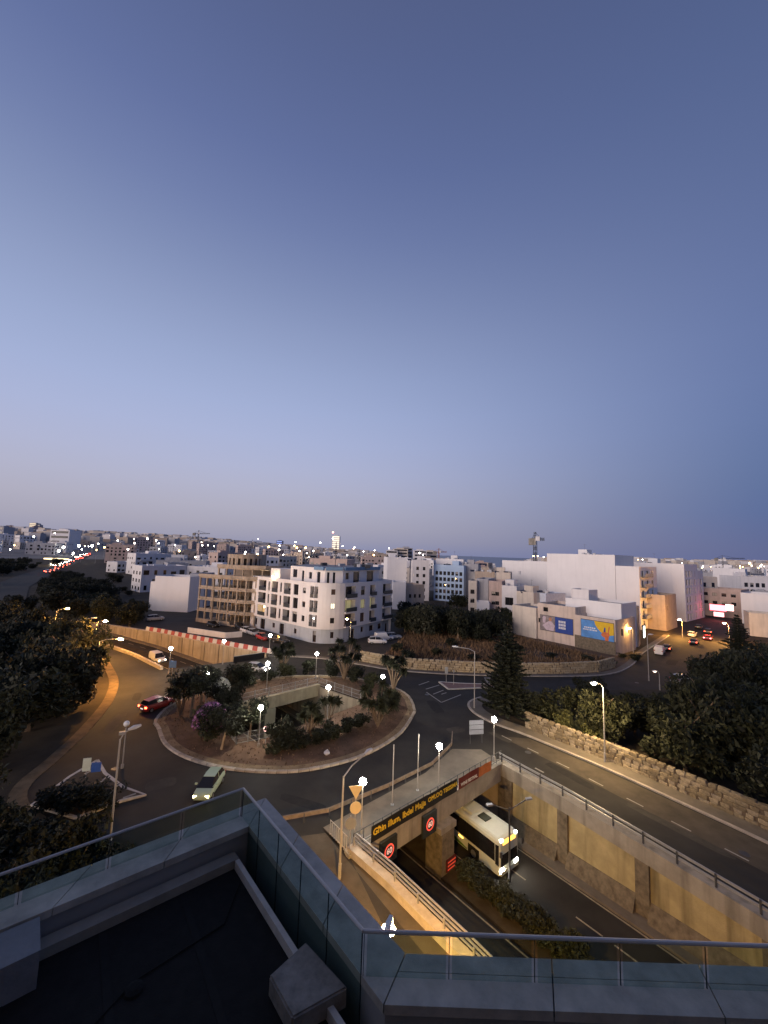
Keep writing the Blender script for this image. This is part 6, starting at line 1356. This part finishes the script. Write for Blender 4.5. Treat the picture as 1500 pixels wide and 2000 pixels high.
for k in range(5200):
    p = Vector((random.uniform(-27, 5), random.uniform(39, 66)))
    if not in_poly(p, isl) or in_poly(p, hole): continue
    h = random.uniform(.06, .2); a = random.uniform(0, 6.28); s = Vector((math.cos(a), math.sin(a), 0))*.06; b = Vector((*p, .12)); sg.tri(b-s, b+s, b+Vector((random.uniform(-.1, .1), random.uniform(-.1, .1), h)))
o = part('island_litter', sg, M('dry_leaves', (.16, .10, .06), 1, .6, island=True), None, nofix=True); tag(o, 'scattered dry leaves and weeds over the roundabout soil', 'leaves', kind='stuff')
# ------------------------------------------------------------------ the terrace and the building the photograph is taken from
tb_ = thing('terrace_building', 'building under the camera with a stone-coped terrace, dark flat roof and glass balustrade', 'building', (0, 0, 0))
D = lambda dz: CAMH+dz
cop = M('coping_stone', (.45, .405, .34), .8, .3, 2.2, .15, fine=60); facade = M('facade_render', (.30, .29, .28), .9, .1, 1); membrane = M('black_membrane', (.012, .011, .010), .95, .3, 6, .2, fine=60); ledge = M('ledge_stone', (.30, .27, .22), .9, .15, 3, .15)
nL = Vector((-.640, .768)); dL = Vector((.768, .640)); nA = Vector((.743, .669)); dA = Vector((.669, -.743))
# key corners of the coping in plan
def isect(p, d, q, e):
    k = d.x*e.y-d.y*e.x; t = ((q.x-p.x)*e.y-(q.y-p.y)*e.x)/k; return p+d*t
A = Vector((-2.44, 7.64)); dLv = Vector((2.52, 2.02)).normalized(); nLv = Vector((-dLv.y, dLv.x)); dAv = Vector((2.36, -2.62)).normalized(); nAv = Vector((-dAv.y, dAv.x)); Bp = Vector((-.08, 5.02)); dRv = Vector((1, -.004)).normalized(); nRv = Vector((.004, 1))
if nAv.dot(Vector((1, 1))) < 0: nAv = -nAv
def corner(oL, oA): return isect(A+nLv*oL, dLv, A+nAv*oA, dAv)
def cornerB(oA, oR): return isect(A+nAv*oA, dAv, Bp+nRv*oR, dRv)
LO, LI, AO, AI, RO, RI = .25, -.34, .57, .0, .27, -.28
cA_o, cA_i, cB_o, cB_i = corner(LO, AO), corner(LI, AI), cornerB(AO, RO), cornerB(AI, RI)
zc = D(-4.9)
def slab(nm, a, b, c, d, z1=zc, th=.10, mat=cop):
    return wpart(nm, MB().prism([tuple(p) for p in (a, b, c, d)], z1-th, z1), mat, tb_)
def slabs(o0, i0, o1, i1, n, gap=.008, split=None):
    for k in range(n):
        t0, t1 = k/n, (k+1)/n; L = (o1-o0).length; g = gap/L
        a, b, c, d = i0.lerp(i1, t0+g), i0.lerp(i1, t1-g), o0.lerp(o1, t1-g), o0.lerp(o1, t0+g)
        if split:
            m1, m2 = a.lerp(d, split-.006), b.lerp(c, split-.006); m3, m4 = a.lerp(d, split+.006), b.lerp(c, split+.006); slab('coping_slab', a, b, m2, m1); slab('coping_slab', m3, m4, c, d)
        else: slab('coping_slab', a, b, c, d)
farL_o, farL_i = cA_o-dLv*9.5, cA_i-dLv*9.5+dLv*0
slabs(cA_o-dLv*9.6, cA_i-dLv*9.3, cA_o, cA_i, 7, split=.62)
slabs(cA_o, cA_i, cB_o, cB_i, 3)
slabs(cB_o, cB_i, cB_o+dRv*9.0, cB_i+dRv*9.3, 5, split=.62)
ol = [cA_o-dLv*9.6, cA_o, cB_o, cB_o+dRv*9.]; il = [cA_i-dLv*9.3, cA_i, cB_i, cB_i+dRv*9.3]
ins_o = off(ol, .05); ins_i = off(il, -.05)
zd = D(-5.75)
par = MB(); par.loft([[(*p, 0), (*q, 0), (*q, zc-.105), (*p, zc-.105)] for p, q in zip(ins_o, ins_i)])
wpart('parapet_wall', par, facade, tb_)
deckpoly = [il[0], il[1], il[2], il[3], Vector((9.5, -1)), Vector((-10.5, -1))]
dk = MB(); dk.v = [Vector((*p, zd)) for p in deckpoly]; dk.f = [tuple(range(len(deckpoly)))]; wpart('roof_deck', dk, membrane, tb_); IN_DECK = True
# inner ledge on the left, kerb strip on the right
lz = D(-5.2)
k0, k1 = isect(A+nLv*(LI-.02), dLv, A-nAv*.24, dAv), isect(A+nLv*(LI-.22), dLv, A-nAv*.24, dAv)
wpart('ledge', MB().prism([tuple(k0-dLv*9), tuple(k1-dLv*9), tuple(k1), tuple(k0)], zd+.01, lz), ledge, tb_)
zin = D(-5.33)
s0, s1 = k1, isect(A-nAv*.24, dAv, Bp+nRv*(-.30), dRv)
wpart('kerb_strip', MB().prism([tuple(s0+dAv*.01), tuple(s0+dAv*.01-nAv*.07), tuple(s1-nAv*.07), tuple(s1)], zd+.01, lz), M('light_trim', (.62, .56, .48), .8, .15, 4), tb_)
wpart('gutter', MB().prism([tuple(p) for p in (s0+dAv*.02, s1, isect(A-nAv*.03, dAv, Bp+nRv*(-.30), dRv), isect(A-nAv*.03, dAv, A+nLv*(LI-.02), dLv))], zd+.01, zd+.12), M('gutter_grey', (.13, .14, .13), .9, .2, 3), tb_)
inn_ = [k1-dLv*9, k1, s1-nAv*.07, Vector((9, s1.y-.3)), Vector((9, -1)), Vector((-10.3, -1))]
wpart('inner_roof', MB().prism([tuple(p) for p in inn_], zd+.03, zin), membrane, tb_)
for k_ in range(6):
    a_ = k1-dLv*(.9+1.0*k_)-nLv*.02; wpart('membrane_seam', MB().prism([tuple(a_), tuple(a_-nLv*4.2), tuple(a_-nLv*4.2+dLv*.09), tuple(a_+dLv*.09)], zin, zin+.006), M('seam_bitumen', (.014, .013, .012), .95, .3, 5), tb_)
dr_ = k1-dLv*1.6-nLv*1.1; wpart('roof_drain', MB().tube([(dr_.x, dr_.y, zin), (dr_.x, dr_.y, zin+.03), (dr_.x, dr_.y, zin+.05)], [.11, .10, .05], 12), membrane, tb_)
wpart('cable', MB().tube([(*(k1-nLv*.35-dLv*.1), zin+.015), (*(k1-nLv*.9-dLv*.5), zin+.015), (*(k1-nLv*1.0-dLv*1.6), zin+.015), (*(k1-nLv*1.6-dLv*2.6), zin+.015)], .01, 5), membrane, tb_)
def blk(nm, pts, z1, z0, mat): return wpart(nm, MB().prism(pts, z0, z1), mat, tb_)
bk = thing('stone_block', 'square grey stone block standing on the dark terrace roof beside the glass', 'block', (-.77, 5.18, zd))
bmx = MB().prism([(-.84, 5.62), (-1.20, 5.20), (-.82, 4.78), (-.24, 5.10)], zin+.005, D(-5.1)); me = fix(bmx.mesh('block')); bm = bmesh.new(); bm.from_mesh(me); bmesh.ops.bevel(bm, geom=bm.edges[:], offset=.02, segments=2, affect='EDGES'); bm.to_mesh(me); bm.free()
x = part('block', me, M('block_stone', (.25, .22, .185), .9, .35, 5, .3), bk); x.matrix_parent_inverse = Matrix.Translation(-Vector(bk.location))
blk('corner_block', [(-4.36, 5.62), (-7.4, 3.15), (-7.0, 2.65), (-3.98, 5.2)], zc-.012, zd+.02, M('corner_stone', (.22, .22, .225), .85, .15, 3, .15))
# glass balustrade
gt = bpy.data.materials.new('balustrade_glass'); gt.use_nodes = True; n_ = gt.node_tree.nodes; l_ = gt.node_tree.links; n_.clear()
go_ = n_.new('ShaderNodeOutputMaterial'); mx_ = n_.new('ShaderNodeMixShader'); tr_ = n_.new('ShaderNodeBsdfTransparent'); gl_ = n_.new('ShaderNodeBsdfGlossy')
tr_.inputs[0].default_value = (.78, .855, .835, 1); gl_.inputs['Roughness'].default_value = .02; gl_.inputs[0].default_value = (.8, .9, .9, 1)
pf_ = n_.new('ShaderNodeMath'); pf_.operation = 'POWER'; pf_.inputs[1].default_value = 4.; lw_ = n_.new('ShaderNodeLayerWeight'); l_.new(lw_.outputs['Facing'], pf_.inputs[0]); mr_ = n_.new('ShaderNodeMapRange'); mr_.inputs[3].default_value = .012; mr_.inputs[4].default_value = .22; l_.new(pf_.outputs[0], mr_.inputs[0]); l_.new(mr_.outputs[0], mx_.inputs[0]); l_.new(tr_.outputs[0], mx_.inputs[1]); l_.new(gl_.outputs[0], mx_.inputs[2]); l_.new(mx_.outputs[0], go_.inputs[0])
edge = M('glass_edge', (.02, .03, .028), .9, .1, spec=.1)
bal = thing('glass_balustrade', 'frameless glass balustrade with a slim steel handrail around the terrace corner', 'balustrade', (*Bp, zc))
zr2 = D(-4.43)
steel = M('handrail_steel', (.56, .52, .48), .45, .06, 4, metal=.25)
def panels(a, b, n, z0):
    for k in range(n):
        p, q = a.lerp(b, k/n+.004), a.lerp(b, (k+1)/n-.004); d = (q-p).normalized(); n2 = Vector((d.y, -d.x))*.006
        wpart('glass_panel', MB().prism([tuple(p-n2), tuple(q-n2), tuple(q+n2), tuple(p+n2)], z0, zr2-.02), gt, bal)
    for k in range(n+1):
        p = a.lerp(b, k/n); d = (b-a).normalized(); wpart('joint', MB().box((p.x, p.y, z0), (.007, .013, zr2-.03-z0), math.atan2(d.y, d.x)), edge, bal)
panels(A-dLv*9, A-dLv*.015, 9, zc+.002); panels(A+dAv*.015, Bp-dAv*.015, 5, D(-5.62)); panels(Bp+dRv*.015, Bp+dRv*9, 9, zc+.002)
for a, b in ((A-dLv*9, A+dLv*.0), (A, Bp), (Bp, Bp+dRv*9)): wpart('handrail', MB().tube([(*a, zr2), (*b, zr2)], .021, 8), steel, bal)
bpan = thing('black_panel', 'long low black panel at the right foot of the streaked wall under the barriers', 'panel', (-27, 74.5, 0)); wpart('sheet', MB().bar((*G(456, 1296)[:2], .1), (*G(516, 1287)[:2], .1), .12, 1.1), M('panel_black', (.03, .03, .03), .6), bpan); wpart('frame', MB().bar((*G(456, 1296)[:2], 1.2), (*G(516, 1287)[:2], 1.2), .16, .08), metal, bpan)
# the storeys behind the camera
wpart('upper_storeys', MB().prism([(-46, -26), (11, -26), (11, -1.2), (-11, -1.2), (-46, -8)], 0, 27), facade, tb_)
wpart('camera_balcony', MB().prism([(-4, -1.2), (4, -1.2), (4, .5), (-4, .5)], D(-1.75), D(-1.55)), facade, tb_)

# ------------------------------------------------------------------ labels: tell look-alikes apart by their order in the view
ORD = 'first second third fourth fifth sixth seventh eighth ninth tenth eleventh twelfth thirteenth fourteenth fifteenth sixteenth seventeenth eighteenth nineteenth twentieth'.split()
ORD += ['twenty-'+q for q in ORD[:9]] + ['thirtieth'] + ['thirty-'+q for q in ORD[:9]] + ['fortieth']
same = {}
for o in bpy.data.objects:
    if o.parent is None and 'label' in o: same.setdefault(o['label'], []).append(o)
for lab, os_ in same.items():
    if len(os_) < 2 or len(os_) > 40 or len(lab.split()) > 13: continue
    os_.sort(key=lambda q: pix(q.location+Vector((0, 0, 2)))[0])
    for k, o in enumerate(os_): o['label'] = '%s, %s from left' % (lab, ORD[k])
